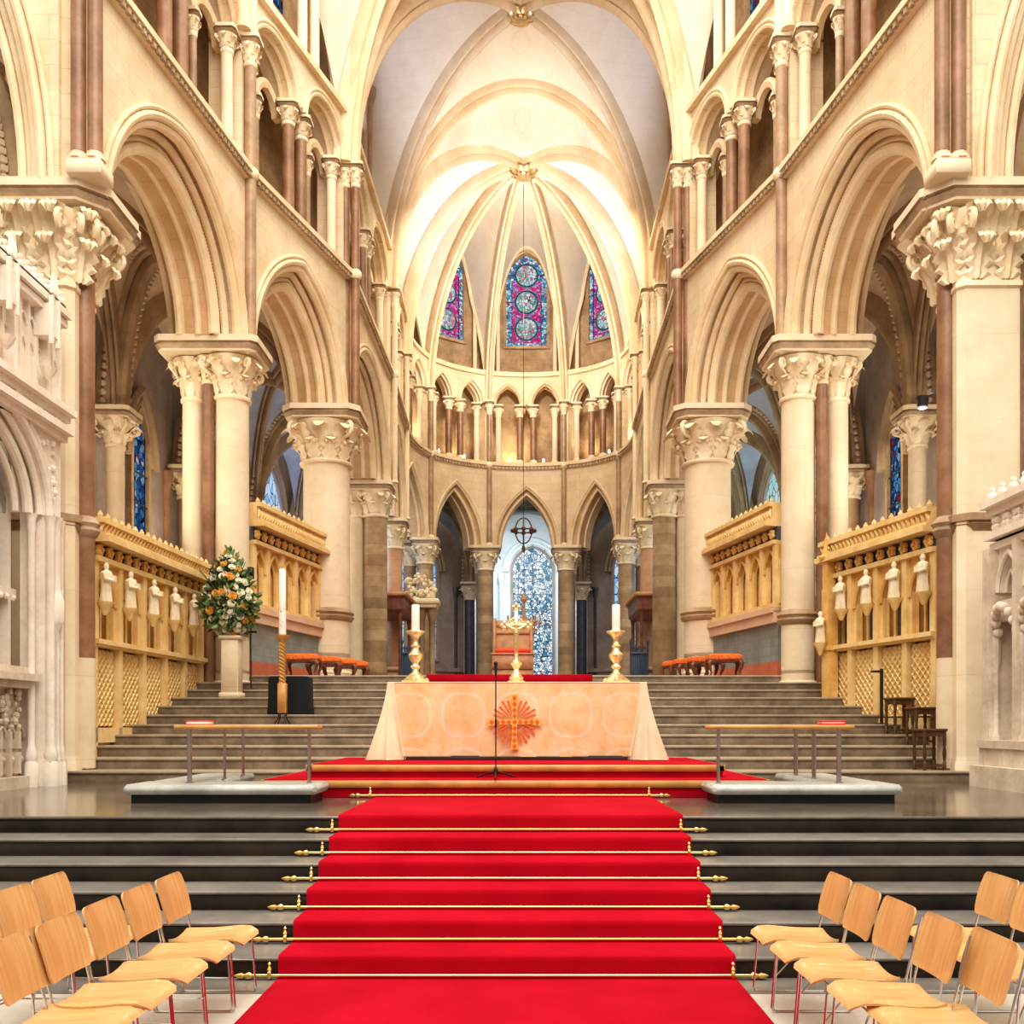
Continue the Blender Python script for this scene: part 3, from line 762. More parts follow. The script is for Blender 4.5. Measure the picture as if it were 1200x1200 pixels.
# ------------------------------------------------------------------ piers
def colpart(t, x, y, r, z0, z1, mat, caph, R, base=True, n=8, seg=28, ring=None, bmat=None):
    if base: MB().lathe([(a*1.0, b) for a, b in base_profile(r)] + [(r, r*1.3)], (x, y, z0), seg).build('base', bmat or CARVE, t)
    m = MB(); zz = z0+(r*1.1 if base else 0)
    m.lathe([(r, zz), (r, (zz+z1-caph)/2), (r*.985, z1-caph)], (x, y, 0), seg); m.build('shaft', mat, t)
    if caph > .05: capital_mb(r*.985, R, caph, (x, y, z1-caph), n, seg).build('capital', CARVE, t)
    if ring is not None:
        m = MB(); m.lathe([(r, ring-.16), (r*1.08+.02, ring-.13), (r*1.08+.06, ring-.05), (r*1.05+.04, ring), (r*1.08+.07, ring+.06), (r*1.05+.02, ring+.14), (r, ring+.17)], (x, y, 0), seg)
        m.build('shaft_ring', ABAC if r < .3 else MARB2, t)
def pier(label, x, y, z0, cat='pier', name='stone_pier'):
    return thing(name, label, cat, (x, y, z0))
for sg, nm in ((-1, 'left'), (1, 'right')):
    P = WL if sg < 0 else WR
    # P1 compound crossing pier: cream core, dark marble shafts
    cxp = 7.36 if sg < 0 else 7.16; x, y = sg*cxp, 11.72*S
    t = pier('tall cream crossing pier with detached brown shafts, nearest the camera on the %s' % nm, x, y, ZPF)
    zt = ZS-ZPF
    core = MB(); R = []
    pr = [(-.42, -.72), (.40, -.72), (.50, -.62), (.42, .25), (.35, .3), (-.5, .3), (-.62, .2), (-.60, -.52)]
    if sg > 0: pr = [(-a, b) for a, b in pr][::-1]
    zt -= .36
    for z, e in ((0, 1.10), (.25, 1.10), (.35, 1.03), (.42, 1.0), (zt-1.15, 1.0)):
        R.append([(px*e, py*e, z) for px, py in pr])
    core.rings(R, True); core.build('core', SHAFTC, t)
    c = MB(); R = []
    for z, e in ((zt-1.18, 1.0), (zt-1.15, 1.06), (zt-1.08, 1.06), (zt-1.05, 1.0), (zt-.5, 1.03), (zt-.1, 1.22), (zt-.02, 1.24)):
        R.append([(px*e, py*e, z) for px, py in pr])
    c.rings(R, True)
    for face in range(3):
        # face 0: towards the camera, 1: towards the middle, 2: the chamfer between
        ang = {0: -PI/2, 1: (0 if sg < 0 else PI), 2: (-PI/4 if sg < 0 else -3*PI/4)}[face]
        dist = {0: .70, 1: .44, 2: .76}[face]; hw_ = {0: .46, 1: .42, 2: .12}[face]
        ca, sa = math.cos(ang), math.sin(ang)
        for zz, h2, cnt, pr_ in ((zt-1.04, .58, 2 if face != 2 else 1, 1.0), (zt-.62, .62, 3 if face != 2 else 1, 1.1)):
            for k in range(cnt):
                px = -hw_+2*hw_*(k+.5)/cnt if cnt > 1 else 0
                leaf = [(.02, 0), (.04, .14*h2), (.055, .27*h2), (.075, .4*h2), (.10, .53*h2), (.135, .66*h2), (.18*pr_, .8*h2), (.26*pr_, .94*h2), (.33*pr_, .97*h2), (.37*pr_, .84*h2), (.31*pr_, .70*h2)]
                wd = [.10, .21, .13, .24, .15, .25, .16, .22, .13, .13, .04]
                rows = []
                for (r_, z_), w_ in zip(leaf, wd):
                    for kk, rel in ((-1, 0), (-.6, .035), (-.3, .0), (0, .06), (.3, .0), (.6, .035), (1, 0)):
                        t_ = px+kk*w_; rr_ = dist+r_+rel; rows.append((ca*rr_-sa*t_, sa*rr_+ca*t_, zz+z_))
                c.add(rows, [(q*7+j, q*7+j+1, q*7+j+8, q*7+j+7) for q in range(10) for j in range(6)])
        for s_ in (-1, 1):
            P_ = []
            for i_ in range(17):
                tt = i_/16; q = -.4*PI+tt*2.8*PI; rv = .15*(1-.65*tt); rad = dist+.26+rv*math.cos(q)
                P_.append((ca*rad-sa*s_*hw_*.95, sa*rad+ca*s_*hw_*.95, zt-.24+rv*math.sin(q)))
            c.tube(P_, .045, 6)
    c.build('core_capital', CARVE, t)
    # detached shafts : inner front (dark), outer front
    colpart(t, -sg*.50, -.29, .155, 0, zt+.02, MARB, .66, .33, ring=4.92-ZPF, n=6, seg=18)
    MB().lathe([(.163, .2), (.163, E+1.05-ZPF)], (-sg*.50, -.29, 0), 18).build('pale_lower_shaft', SHAFTC, t)
    colpart(t, sg*.56, -.80, .12, 0, zt+.02, MARB, .6, .26, n=6, seg=16)
    colpart(t, sg*1.15, -.55, .22, 0, zt+.02, SHAFTC, .8, .36, n=6, seg=16)
    (abacus_mb(-.68, .56, -.80, .3, 4.80-ZPF, .26, .2) if sg < 0 else abacus_mb(-.56, .68, -.80, .3, 4.80-ZPF, .26, .2)).build('band', MARB2, t)
    abacus_mb(*((-1.0, 1.0) if True else (0, 0)), -.98, 1.0, zt+.08, .30, .30).build('abacus', ABAC, t)
    abacus_mb(*sorted((-sg*.35, -sg*1.05)), -.72, .62, zt+.10, .30, .14).build('abacus_return', ABAC, t)
    abacus_mb(*sorted((sg*.7, sg*2.6)), -.90, .4, zt+.09, .30, .14).build('abacus_return', ABAC, t)
    # P2 paired columns with marble shaft
    xi, xo = (-6.30, -7.15) if sg < 0 else (5.99, 6.85)
    y = 15.85*S+.12
    t = pier('paired cream columns with a brown shaft between them, %s' % ('behind the flower arrangement on the left' if sg < 0 else 'beside the gilded screen on the right'), xi, y, 2.55)
    zt = ZS-2.55-.32
    colpart(t, 0, 0, .36, 0, zt, SHAFTC, .88, .60, ring=(3.9-2.55 if sg < 0 else 4.0-2.55+.15), bmat=SHAFTC)
    colpart(t, xo-xi, .05, .24, 0, zt, SHAFTC, .88, .45, bmat=SHAFTC)
    colpart(t, (xo-xi)*.52, -.22, .125, 0, zt, MARB, .55, .26, n=6, seg=16)
    m = abacus_mb(min(-sg*.72, xo-xi+sg*.62), max(-sg*.72, xo-xi+sg*.62), -.72, .75, zt+.02, .32, .12); m.build('abacus', ABAC, t)
    # P3 stout round column
    xc = -5.17 if sg < 0 else 4.90
    t = pier('stout single round cream column on the %s, behind the orange stools' % nm, xc, 19.4*S, 2.92)
    zt = ZS-2.92-.33
    colpart(t, 0, 0, .61, 0, zt, SHAFTC, 1.05, .92, ring=(850-722)*19.4/860+E-2.92, n=10, seg=36, bmat=SHAFTC)
    abacus_mb(-1.0, 1.0, -.95, .95, zt+.02, .33, .25).build('abacus', ABAC, t)
    # P4 banded + cream
    xi, xo = (-4.98, -5.66) if sg < 0 else (4.82, 5.5)
    t = pier('brown banded marble column with a cream twin on the %s, past the orange stools' % nm, xi, 24.9*S, 2.92)
    colpart(t, 0, 0, .40, 0, zt, BAND, .85, .60, bmat=MARB2)
    colpart(t, xo-xi, 0, .29, 0, zt, SHAFTC, .85, .48, bmat=SHAFTC)
    abacus_mb(min(-sg*.62, xo-xi+sg*.5), max(-sg*.62, xo-xi+sg*.5), -.6, .6, zt, .32, .12).build('abacus', ABAC, t)
    # P5 rosy
    xc = -5.12 if sg < 0 else 5.05
    t = pier('rosy marble column on the %s, partly hidden behind the banded column' % nm, xc, 29.3*S, 2.92)
    colpart(t, 0, 0, .34, 0, zt, ROSEM, .85, .56, bmat=MARB2)
    colpart(t, sg*.8, .1, .28, 0, zt, SHAFTC, .85, .45, bmat=MARB2)
    abacus_mb(min(-sg*.58, sg*1.3), max(-sg*.58, sg*1.3), -.6, .6, zt, .30, .12).build('abacus', ABAC, t)
    # P6
    xc = -4.27 if sg < 0 else 4.58
    t = pier('brown column pair at the %s shoulder of the apse' % nm, xc, 32.25*S, 2.92)
    colpart(t, 0, 0, .37, 0, zt, BAND, .82, .60, bmat=MARB2)
    colpart(t, sg*.72, .5, .28, 0, zt, MARB2, .82, .46, bmat=MARB2)
    abacus_mb(-.62, .62, -.62, .62, zt, .30, .12).build('abacus', ABAC, t)
    abacus_mb(sg*.72-.5, sg*.72+.5, .1, 1.0, zt+.01, .29, .12).build('abacus', ABAC, t)
    # P7
    xc = -1.68 if sg < 0 else 2.0
    t = pier('brown column just %s of the centre arch of the apse' % nm, xc, 33.65*S, 2.92)
    colpart(t, 0, 0, .36, 0, zt, BAND, .80, .58, bmat=MARB2)
    colpart(t, sg*.22, .8, .27, 0, zt, MARB2, .80, .44, bmat=MARB2)
    abacus_mb(-.68, .68, -.6, .6, zt, .30, .12).build('abacus', ABAC, t)
    abacus_mb(sg*.22-.5, sg*.22+.5, .45, 1.3, zt+.01, .29, .12).build('abacus', ABAC, t)

# ------------------------------------------------------------------ aisles and the chapel beyond
aisL = struct('wall_aisle_left', 'dim left aisle wall behind the arches'); aisR = struct('wall_aisle_right', 'dim right aisle wall behind the arches')
chap = struct('wall_chapel', 'pale end chapel seen through the centre arch')
aceil = struct('ceiling', 'dim ribbed aisle vaults behind the arches')
avm = MB(); avm2 = MB(); ZR = E+7.2
def off(P, nn, t, z): return Vector((P[0]+nn.x*t, P[1]+nn.y*t, z))
def acurve(c, b): return ribcurve(c, b, 14)
def ahalf(A, B, z): return archhalf(A, B, z, 0, zero, 14)
ribm = {}
for nm, P, R, root in (('left', WL, RL, aisL), ('right', WR, RR, aisR)):
    sg = -1 if nm == 'left' else 1
    outs = []
    for i in range(7):
        v = Vector((R[i][0]-P[i][0], R[i][1]-P[i][1], 0)).normalized()
        outs.append(Vector((P[i][0]+v.x*1.4, P[i][1]+v.y*1.4, ZS+.05)))
    rs = [Vector((p[0], p[1], ZR)) for p in R]
    for i in range(7):
        # transverse arch with tooth ornament from pier to respond
        A, B = outs[i], rs[i]; top = E+10.9
        a = ahalf(A, B, top); b = ahalf(B, A, top); c = a+b[::-1][1:]
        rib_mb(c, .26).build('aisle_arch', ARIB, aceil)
        m = MB(); d = (B-A); d.z = 0; d.normalize(); s_ = Vector((-d.y, d.x, 0))
        for k in range(len(c)-1):
            for f_ in (0.0, .5):
                p = c[k].lerp(c[k+1], f_)
                for s2 in (-1, 1):
                    q = p+s_*.36*s2
                    m.ball((q.x, q.y, q.z-.02), .085, 4, 3)
        m.build('tooth_ornament', AVAULT, aceil, smooth=False)
        # respond column
        t = thing('respond_column', 'slim cream wall column in the %s aisle, %s from the camera' % (nm, ORD[i]), 'column', (R[i][0], R[i][1], .9))
        colpart(t, 0, 0, .21 if i == 1 else .28, 0, ZR-.9, SHAFTC if i < 2 else (MARB2 if i < 4 else SLATE), .65, .48, n=6, seg=16)
        abacus_mb(-.5, .5, -.5, .5, ZR-.9, .25, .1).build('abacus', ABAC, t)
        if i in (2, 5, 6):
            for e in (-.75, .75):
                v = Vector((R[i][0]-P[i][0], R[i][1]-P[i][1], 0)).normalized(); w_ = Vector((-v.y, v.x, 0))*e
                MB().lathe([(.2, 0), (.2, .3), (.12, .45), (.12, 3.2), (.17, 3.25), (.17, 3.4), (.12, 3.45), (.12, ZR-1.5), (.22, ZR-1.0), (.22, ZR-.9)], (w_.x+v.x*.1, w_.y+v.y*.1, 0), 10).build('side_shaft', MARB if i < 3 else SLATE, t)
    for i in range(6):
        bz = E+10.9
        bc = (outs[i]+outs[i+1]+rs[i]+rs[i+1])/4; bc.z = bz
        for c1, c2, top in ((outs[i], outs[i+1], E+10.6), (rs[i], rs[i+1], E+10.6), (outs[i], rs[i], E+10.9), (outs[i+1], rs[i+1], E+10.9)):
            av_ = avm if i < 2 else avm2; web(av_, acurve(c1, bc), ahalf(c1, c2, top), 5, .12); web(av_, acurve(c2, bc), ahalf(c2, c1, top), 5, .12)
        for c1 in (outs[i], outs[i+1], rs[i], rs[i+1]): rib_mb(acurve(c1, bc), .13).build('aisle_rib', ARIB, aceil)
        fr, Ln, nn = frame(R[i], R[i+1], out=(Vector((R[i][0]+R[i+1][0], 0, 0)) if i < 4 else Vector((R[i][0]+R[i+1][0], R[i][1]+R[i+1][1], 0))/2-Vector((0, 28.5*S, 0))))
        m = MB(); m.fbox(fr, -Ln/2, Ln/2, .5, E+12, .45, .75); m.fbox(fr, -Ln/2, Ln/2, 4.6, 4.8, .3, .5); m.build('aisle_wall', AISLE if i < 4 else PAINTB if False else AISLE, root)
        st = {1: 'ais', 3: ('lun' if nm == 'left' else 'teal'), 0: 'ais', 2: ('ais' if nm == 'left' else 'teal'), 4: 'lun', 5: 'lun'}[i]
        wa = min(Ln*.30, 1.15) if i in (0, 1, 4, 5) else 2.0
        uc = 0
        if i == 1: uc = (-.15 if fr(1, 0, 0)[1] > fr(-1, 0, 0)[1] else .15)
        f2 = (lambda u, z, n, fr=fr, uc=uc: fr(u+uc, z, n))
        lancet(f2, 0, wa*.48 if i == 1 else wa, 1.3 if i in (0, 1, 4, 5) else 1.9, 5.2, (E+6.9 if i in (0, 1) else E+7.9), .40, st, '%s glass window in the %s aisle, %s bay from the camera' % ({'ais': 'dark blue', 'lun': 'pale blue', 'teal': 'pale teal'}[st], nm, ORD[i]))
        m = MB(); f3 = f2; rollset(m, f3, (wa*.48 if i == 1 else wa)+.15, 1.5 if i in (0, 1, 4, 5) else 2.1, (E+6.9 if i in (0, 1) else E+7.9), [(.1, .35, .09), (.32, .3, .10)], 12); m.build('window_arch', ARIB, root)
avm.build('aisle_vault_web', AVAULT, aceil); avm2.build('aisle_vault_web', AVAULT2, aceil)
# chapel
m = MB()
x0, x1, y0, y1 = RL[6][0], RR[6][0], 38.4*S, 46.0*S
m.box(x0-.3, x0, y0, y1, 2.9, 18); m.box(x1, x1+.3, y0, y1, 2.9, 18); m.box(x0, x1, y1, y1+.3, 2.9, 18)
m.build('chapel_wall', PALEW, chap)
m = MB(); m.box(x0, x1, y0-1, y1, 17.6, 18); m.build('chapel_vault', PALEW, chap)
fr, Ln, nn = frame((x0, y1), (x1, y1), out=(0, 1, 0))
CX = (624-612)*46/860.; 
f2 = lambda u, z, n: fr(u+CX-(x0+x1)/2, z, n) if fr(1, 0, 0)[0] > fr(-1, 0, 0)[0] else fr(-u-CX+(x0+x1)/2, z, n)
lancet(f2, 0, 1.25, 1.5, 4.2, E+9.6, -.08, 'cor', 'tall white and blue leaded window in the chapel behind the apse')
m = MB(); rollset(m, f2, 1.45, 1.7, E+9.6, [(.12, -.15, .10), (.38, -.12, .09)], 14); m.build('window_arch', PALEW, chap)
c = arch2d(1.45, 1.7, .25, 34); m = MB()
for (u, z) in c: p = f2(u, E+9.6+z, -.15); m.ball(p, .075, 4, 3)
m.build('tooth_ornament', PALEW, chap, smooth=False)
m = MB()
for u in (-1.95, 1.95, -2.4, 2.4):
    p = f2(u, 0, -.3); m.lathe([(.2, 2.9), (.2, 3.2), (.12, 3.4), (.12, 6), (.17, 6.05), (.17, 6.2), (.12, 6.25), (.12, 10.6), (.25, 11.1), (.25, 11.3)], (p[0], p[1], 0), 10)
m.build('chapel_shaft', PALEW, chap)
m = MB()
for d, z in ((45.2, E+11.4), (42, E+11.3), (39.4, E+10.9)):
    frx, ln, _ = frame((x0, d*S), (x1, d*S), out=(0, 1, 0))
    m.archroll(frx, ln/2-.3, 2.5, z, 0, 0, .13, 14); m.archroll(frx, ln/2-.3, 2.5, z, .3, .1, .1, 14)
    for (u_, z_) in arch2d(ln/2-.3, 2.5, .15, 26): m.ball(frx(u_, z+z_, .0), .09, 4, 3)
m.build('chapel_rib', GREYP, chap)
frx, ln, _ = frame((x0, 43*S), (x1, 43*S), out=(0, 1, 0))
m = MB(); m.archwall(frx, -ln/2, ln/2, E+11.2, 18, ln/2-.2, 1.25, 0, 0, .5); m.archroll(frx, ln/2-.2, 1.25, E+11.2, .1, -.05, .1, 14); m.archroll(frx, ln/2-.2, 1.25, E+11.2, .4, -.02, .08, 14)
for (u_, z_) in arch2d(ln/2-.2, 1.25, .25, 20): m.ball(frx(u_, E+11.2+z_, -.05), .10, 4, 3)
m.build('chapel_arch_wall', GREYP, chap)
# ------------------------------------------------------------------ floors and steps
floor = struct('floor', 'pale choir paving, dark steps, polished presbytery floor and brown upper steps')
DK = [5.3*(1+.0655*k) for k in range(6)]; RZ = .16
MB().box(-14, 14, -2, 5.0*S, -.3, 0).build('choir_paving', CHOIR, floor)
MB().box(-14, 14, 5.0*S, DK[0]*S+.2, -.3, .006).build('grey_border', TREAD, floor)
for k in range(6):
    y0 = DK[k]*S; y1 = (DK[k+1]*S if k < 5 else 11.2*S)
    z = RZ*(k+1)
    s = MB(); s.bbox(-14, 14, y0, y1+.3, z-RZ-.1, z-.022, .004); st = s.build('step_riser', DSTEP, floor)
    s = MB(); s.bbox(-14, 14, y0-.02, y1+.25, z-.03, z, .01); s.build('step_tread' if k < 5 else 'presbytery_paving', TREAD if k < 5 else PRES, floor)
UR = (ZTF-ZPF)/11; UT = .49; U0 = 11.1
def uz(k): return ZPF+UR*k
for k in range(11):
    y0 = (U0+UT*k)*S; z = uz(k+1); y1 = (U0+UT*(k+1))*S if k < 10 else 46*S
    xw = 7.9 if k < 10 else 11
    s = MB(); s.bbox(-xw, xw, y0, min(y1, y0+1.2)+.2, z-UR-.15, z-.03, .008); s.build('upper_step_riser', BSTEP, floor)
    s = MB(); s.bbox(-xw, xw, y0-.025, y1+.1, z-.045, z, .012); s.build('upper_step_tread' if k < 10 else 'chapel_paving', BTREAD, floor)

# ------------------------------------------------------------------ carpet and rods
CXc, CW = -.11, 1.645
t = setp(MB().build('x', None), None); bpy.data.objects.remove(t)
path = [(0.4, .014)]
for k in range(6):
    y = DK[k]*S
    path += [(y-.035, RZ*k+.014), (y-.03, RZ*k+.03), (y-.032, RZ*(k+1)-.03), (y-.028, RZ*(k+1)+.004), (y-.01, RZ*(k+1)+.016)]
path += [(8.79*S, .976)]
path2 = []
for (a, b) in zip(path[:-1], path[1:]):
    n = max(1, int(math.hypot(b[0]-a[0], b[1]-a[1])/.25))
    for i in range(n): path2.append((a[0]+(b[0]-a[0])*i/n, a[1]+(b[1]-a[1])*i/n))
path2.append(path[-1])
m = MB(); R = []
for y, z in path2: R.append([(CXc-CW, y, z-.012), (CXc-CW, y, z), (CXc-CW/2, y, z+.002), (CXc, y, z), (CXc+CW/2, y, z+.002), (CXc+CW, y, z), (CXc+CW, y, z-.012)])
m.rings(R, True); o = m.build('carpet', CARPET, None, angle=60)
setp(o, 'red carpet runner laid up the dark steps to the altar platform', 'carpet')
def rod(y, z, label):
    t = thing('stair_rod', label, 'rod', (-.15, y, z), 0, 'brass stair rods on the red carpet')
    m = MB(); m.tube([(-1.80, 0, 0), (1.80, 0, 0)], .014, 10); m.build('rod', BRASS, t)
    for s in (-1, 1):
        m = MB(); R = [(.014, 0), (.024, .01), (.03, .03), (.022, .05), (.016, .06), (.026, .075), (.022, .10), (.004, .135)]
        rings = [[(s*(1.78+x), r*math.cos(2*PI*j/10), r*math.sin(2*PI*j/10)) for j in range(10)] for r, x in R]
        m.rings(rings, True); m.build('finial', BRASS, t)
        m = MB(); m.bbox(s*1.66-.014, s*1.66+.014, -.02, .028, -.02, .03, .004); m.lathe([(.012, .03), (.02, .045), (.008, .07), (.014, .085), (.003, .10)], (s*1.66, 0, 0), 8); m.build('bracket', BRASS, t)
    return t
for k in range(6):
    rod(DK[k]*S-.055, RZ*k+.036, 'brass stair rod across the red carpet, %s' % ('at the foot of the steps, nearest the camera' if k == 0 else '%s up from the floor' % ORD[k]))
rod(8.74*S, .995, 'thin brass stair rod at the top of the runner, against the altar platform edge')

# ------------------------------------------------------------------ altar platform
t = thing('altar_platform', 'two-tier red carpeted platform with oak edges under the altar', 'platform', (0, 8.8*S, ZPF))
def tier(x0, x1, d0, d1, z0, z1):
    b = 8.8*S
    MB().box(x0, x1, d0*S-b+.03, d1*S-b, z0-ZPF, z1-ZPF-.07).build('carpeted_riser', CARPET, t)
    m = MB(); m.bbox(x0-.02, x1+.02, d0*S-b, d0*S-b+.09, z1-ZPF-.085, z1-ZPF, .01); m.bbox(x0-.03, x0+.06, d0*S-b, d1*S-b, z1-ZPF-.085, z1-ZPF, .01); m.bbox(x1-.06, x1+.03, d0*S-b, d1*S-b, z1-ZPF-.085, z1-ZPF, .01); m.build('oak_edge', OAK, t)
    MB().bbox(x0+.04, x1-.04, d0*S-b+.08, d1*S-b, z1-ZPF-.08, z1-ZPF+.012, .01).build('carpeted_top', CARPET, t)
tier(-3.17, 3.0, 8.8, 11.02, ZPF+.004, 1.165)
tier(-2.68, 2.51, 9.17, 11.04, 1.165, 1.335)
# carpet strip on the top step behind the altar
x0, x1 = (500-612)*16/860., (694-612)*16/860.
m = MB(); yt = (U0+UT*10)*S
m.bbox(x0, x1, yt-.06, yt-.027, ZTF-UR+.0, ZTF+.014, .006); m.bbox(x0, x1, yt-.06, yt+4.5, ZTF+.002, ZTF+.016, .006)
setp(m.build('carpet', CARPET), 'red carpet strip on the top step behind the altar', 'carpet')

# ------------------------------------------------------------------ altar
AY = 10.25*S; AZ0, AZ1 = 1.348, 2.43; AX0, AX1 = -1.88, 1.737; ABK = 10.92*S
t = thing('altar', 'long altar table covered with a peach damask frontal bearing an orange sunburst cross', 'altar', ((AX0+AX1)/2, AY, AZ0))
hx = (AX1-AX0)/2; H = AZ1-AZ0; DB = ABK-AY
MB().bbox(-hx+.12, hx-.12, .12, DB-.06, 0, H-.05, .02).build('table_body', OAK, t)
m = MB(); R = []; nx = 90
for i in range(nx+1):
    x = -hx+.02+(2*hx-.04)*i/nx; col = []
    for j in range(13):
        z = H-.005-(H-.05)*j/12; f = j/12
        y = -.006-.035*f-.022*f*math.sin(x*9.0+1.3*math.sin(x*2.3))-.03*f*math.sin(x*3.1+.5)
        col.append((x, y, z))
    R.append(col)
m.rings(R, False, closed=False); m.build('frontal', FRONTAL, t)
m = MB(); m.bbox(-hx+.06, hx-.06, -.02, .03, .012, .06, .004)
for i in range(150): x = -hx+.1+(2*hx-.2)*i/150; m.box(x, x+.012, -.07, -.055, .008, .055)
m.build('fringe', FRINGE, t)
m = MB(); m.bbox(-hx-.004, hx+.004, -.012, DB+.01, H-.012, H+.006, .006); m.build('top_cloth', DRAPE, t)
def drape(s):
    m = MB(); top = [(s*(hx-.10), -.016), (s*(hx-.03), -.018), (s*(hx+.0), -.018), (s*(hx+.004), 0.03), (s*(hx+.004), .3), (s*(hx+.004), .6), (s*(hx+.004), DB)]
    hem = [(s*(hx-.27), -.10), (s*(hx-.15), -.20), (s*(hx+.20), -.22), (s*(hx+.27), -.05), (s*(hx+.16), .25), (s*(hx+.24), .55), (s*(hx+.16), DB)]
    def cr(P, n=8):
        out = []
        for i in range(len(P)-1):
            p0, p1, p2, p3 = [Vector(P[max(0, min(len(P)-1, i+q))]) for q in (-1, 0, 1, 2)]
            for k in range(n):
                u = k/n; out.append(.5*((2*p1)+(p2-p0)*u+(2*p0-5*p1+4*p2-p3)*u*u+(3*p1-p0-3*p2+p3)*u**3))
        out.append(Vector(P[-1])); return out
    A, B = cr(top), cr(hem); rows = []
    for j in range(15):
        f = j/14; g = f**1.35
        rows.append([(a.x+(b.x-a.x)*g+s*.030*g*math.sin(i*.85), a.y+(b.y-a.y)*g+.045*g*math.sin(i*.95+1), H-(H-.006)*f) for i, (a, b) in enumerate(zip(A, B))])
    m.rings(rows, False, closed=False); m.build('side_drape', DRAPE, t)
drape(-1); drape(1)
# embroidered cross
cx = (603-612)*10.25/860-(AX0+AX1)/2; cz = (850-846)*10.25/860+E-AZ0; q = 10.25/860
m = MB()
def flat(mb, pts, y=-.095, th=.012): mb.prism([(cx+u*q, cz+z*q) for u, z in pts], y, y+th)
flat(m, [(-4.5, 32), (4.5, 32), (3, 20), (3, 3), (20, 3), (31, 4.5), (31, -4.5), (20, -3), (3, -3), (3, -20), (4.5, -32), (-4.5, -32), (-3, -20), (-3, -3), (-20, -3), (-31, -4.5), (-31, 4.5), (-20, 3), (-3, 3), (-3, 20)])
ec = m.build('embroidered_cross', EMBG, t); 
m = MB()
for s in range(-4, 5):
    for (u, z) in (((0, s*7.0), (s*6.6, 0)) if s else ((0, 0),)):
        flat(m, [(u-2.6, z), (u, z+3.0), (u+2.6, z), (u, z-3.0)], -.102, .01)
m.build('orange_diamonds', EMB, ec)
m = MB()
for k in range(4):
    for a in (18, 31, 45, 59, 72):
        th = math.radians(a+90*k); c, s_ = math.cos(th), math.sin(th)
        r0 = 10; r1 = 27 if a in (31, 59) else (24 if a == 45 else 25)
        w = .85
        flat(m, [(c*r0-s_*w*.6, s_*r0+c*w*.6), (c*r1-s_*w*1.6, s_*r1+c*w*1.6), (c*(r1+1.6), s_*(r1+1.6)), (c*r1+s_*w*1.6, s_*r1-c*w*1.6), (c*r0+s_*w*.6, s_*r0-c*w*.6)], -.092, .008)
m.build('sun_rays', EMB, ec)

# things on the altar
def candlestick(px, label, lc):
    d = 10.55; p = U(px, 800, d); p.z = AZ1+.007
    t = thing('candlestick', label, 'candlestick', p, 0, 'altar candlesticks')
    m = MB(); m.lathe([(.20, 0), (.21, .03), (.17, .05), (.13, .09), (.085, .13)], (0, 0, 0), 8, rot=PI/8); m.build('foot', GILT, t)
    for k in range(3): a = 2*PI*k/3+.5; m2 = MB(); m2.ball((.17*math.cos(a), .17*math.sin(a), .035), .04, 8, 6); m2.build('claw', GILT, t)
    m = MB(); m.lathe([(.085, .12), (.05, .16), (.045, .20), (.075, .235), (.05, .27), (.05, .29), (.10, .36), (.11, .40), (.06, .46), (.045, .50), (.07, .53), (.045, .56), (.04, .62), (.055, .66), (.10, .70)], (0, 0, 0), 18); m.build('stem', GILT, t)
    m = MB(); m.lathe([(.05, .68), (.12, .71), (.145, .735), (.13, .75), (.07, .745)], (0, 0, 0), 18); m.build('drip_pan', GILT, t)
    c = thing('candle', lc, 'candle', (p.x, p.y, p.z+.752), 0, 'altar candles')
    MB().lathe([(.058, 0), (.06, .01), (.058, .36), (.05, .375), (.01, .378)], (0, 0, 0), 18).build('wax', WAX, c)
    MB().tube([(0, 0, .37), (.002, 0, .40)], .004, 6).build('wick', BLACK, c)
candlestick(487, 'ornate gilt candlestick on the left end of the altar', 'thick white candle on the left altar candlestick')
candlestick(722, 'ornate gilt candlestick on the right end of the altar', 'thick white candle on the right altar candlestick')
d = 10.55; p = U(605, 800, d); p.z = AZ1+.007
t = thing('crucifix', 'gilt standing crucifix at the middle of the altar', 'crucifix', p)
m = MB(); m.lathe([(.13, 0), (.135, .025), (.10, .05), (.11, .08), (.075, .12), (.05, .17), (.04, .19)], (0, 0, 0), 8, rot=PI/8); m.build('foot', GILT, t)
m = MB(); m.lathe([(.05, .17), (.035, .20), (.06, .24), (.09, .28), (.06, .31), (.035, .34), (.03, .40)], (0, 0, 0), 14); m.build('knop', GILT, t)
m = MB(); m.bbox(-.028, .028, -.012, .012, .38, 1.07, .006); m.bbox(-.15, .15, -.012, .012, .80, .856, .006)
for x, z in ((-.17, .828), (.17, .828), (0, 1.09)):
    for k in range(4): a = PI/2*k; m.ball((x+.035*math.cos(a), 0, z+.035*math.sin(a)), .033, 8, 6, sy=.5)
m.build('cross', GILT, t)
m = MB()
for k in range(16):
    a = 2*PI*k/16
    if abs(math.sin(a)) < .2 : continue
    m.tube([(.05*math.cos(a), .01, .84+.05*math.sin(a)), (.13*math.cos(a), .01, .84+.13*math.sin(a))], [.012, .002], 6)
m.tube([(.10*math.cos(2*PI*k/20), .01, .84+.10*math.sin(2*PI*k/20)) for k in range(20)], .012, 6, closed=True); m.build('ray_halo', GILT, t)
m = MB()   # small figure on the cross: one continuous skin
fig = [(0, .50, .018), (0, .56, .024), (.01, .63, .030), (0, .70, .034), (0, .76, .042), (0, .79, .024), (0, .81, .030), (0, .845, .030), (0, .87, .012)]
m.lathe([(r, z) for x, z, r in fig], (0, -.035, 0), 10, sy=.7)
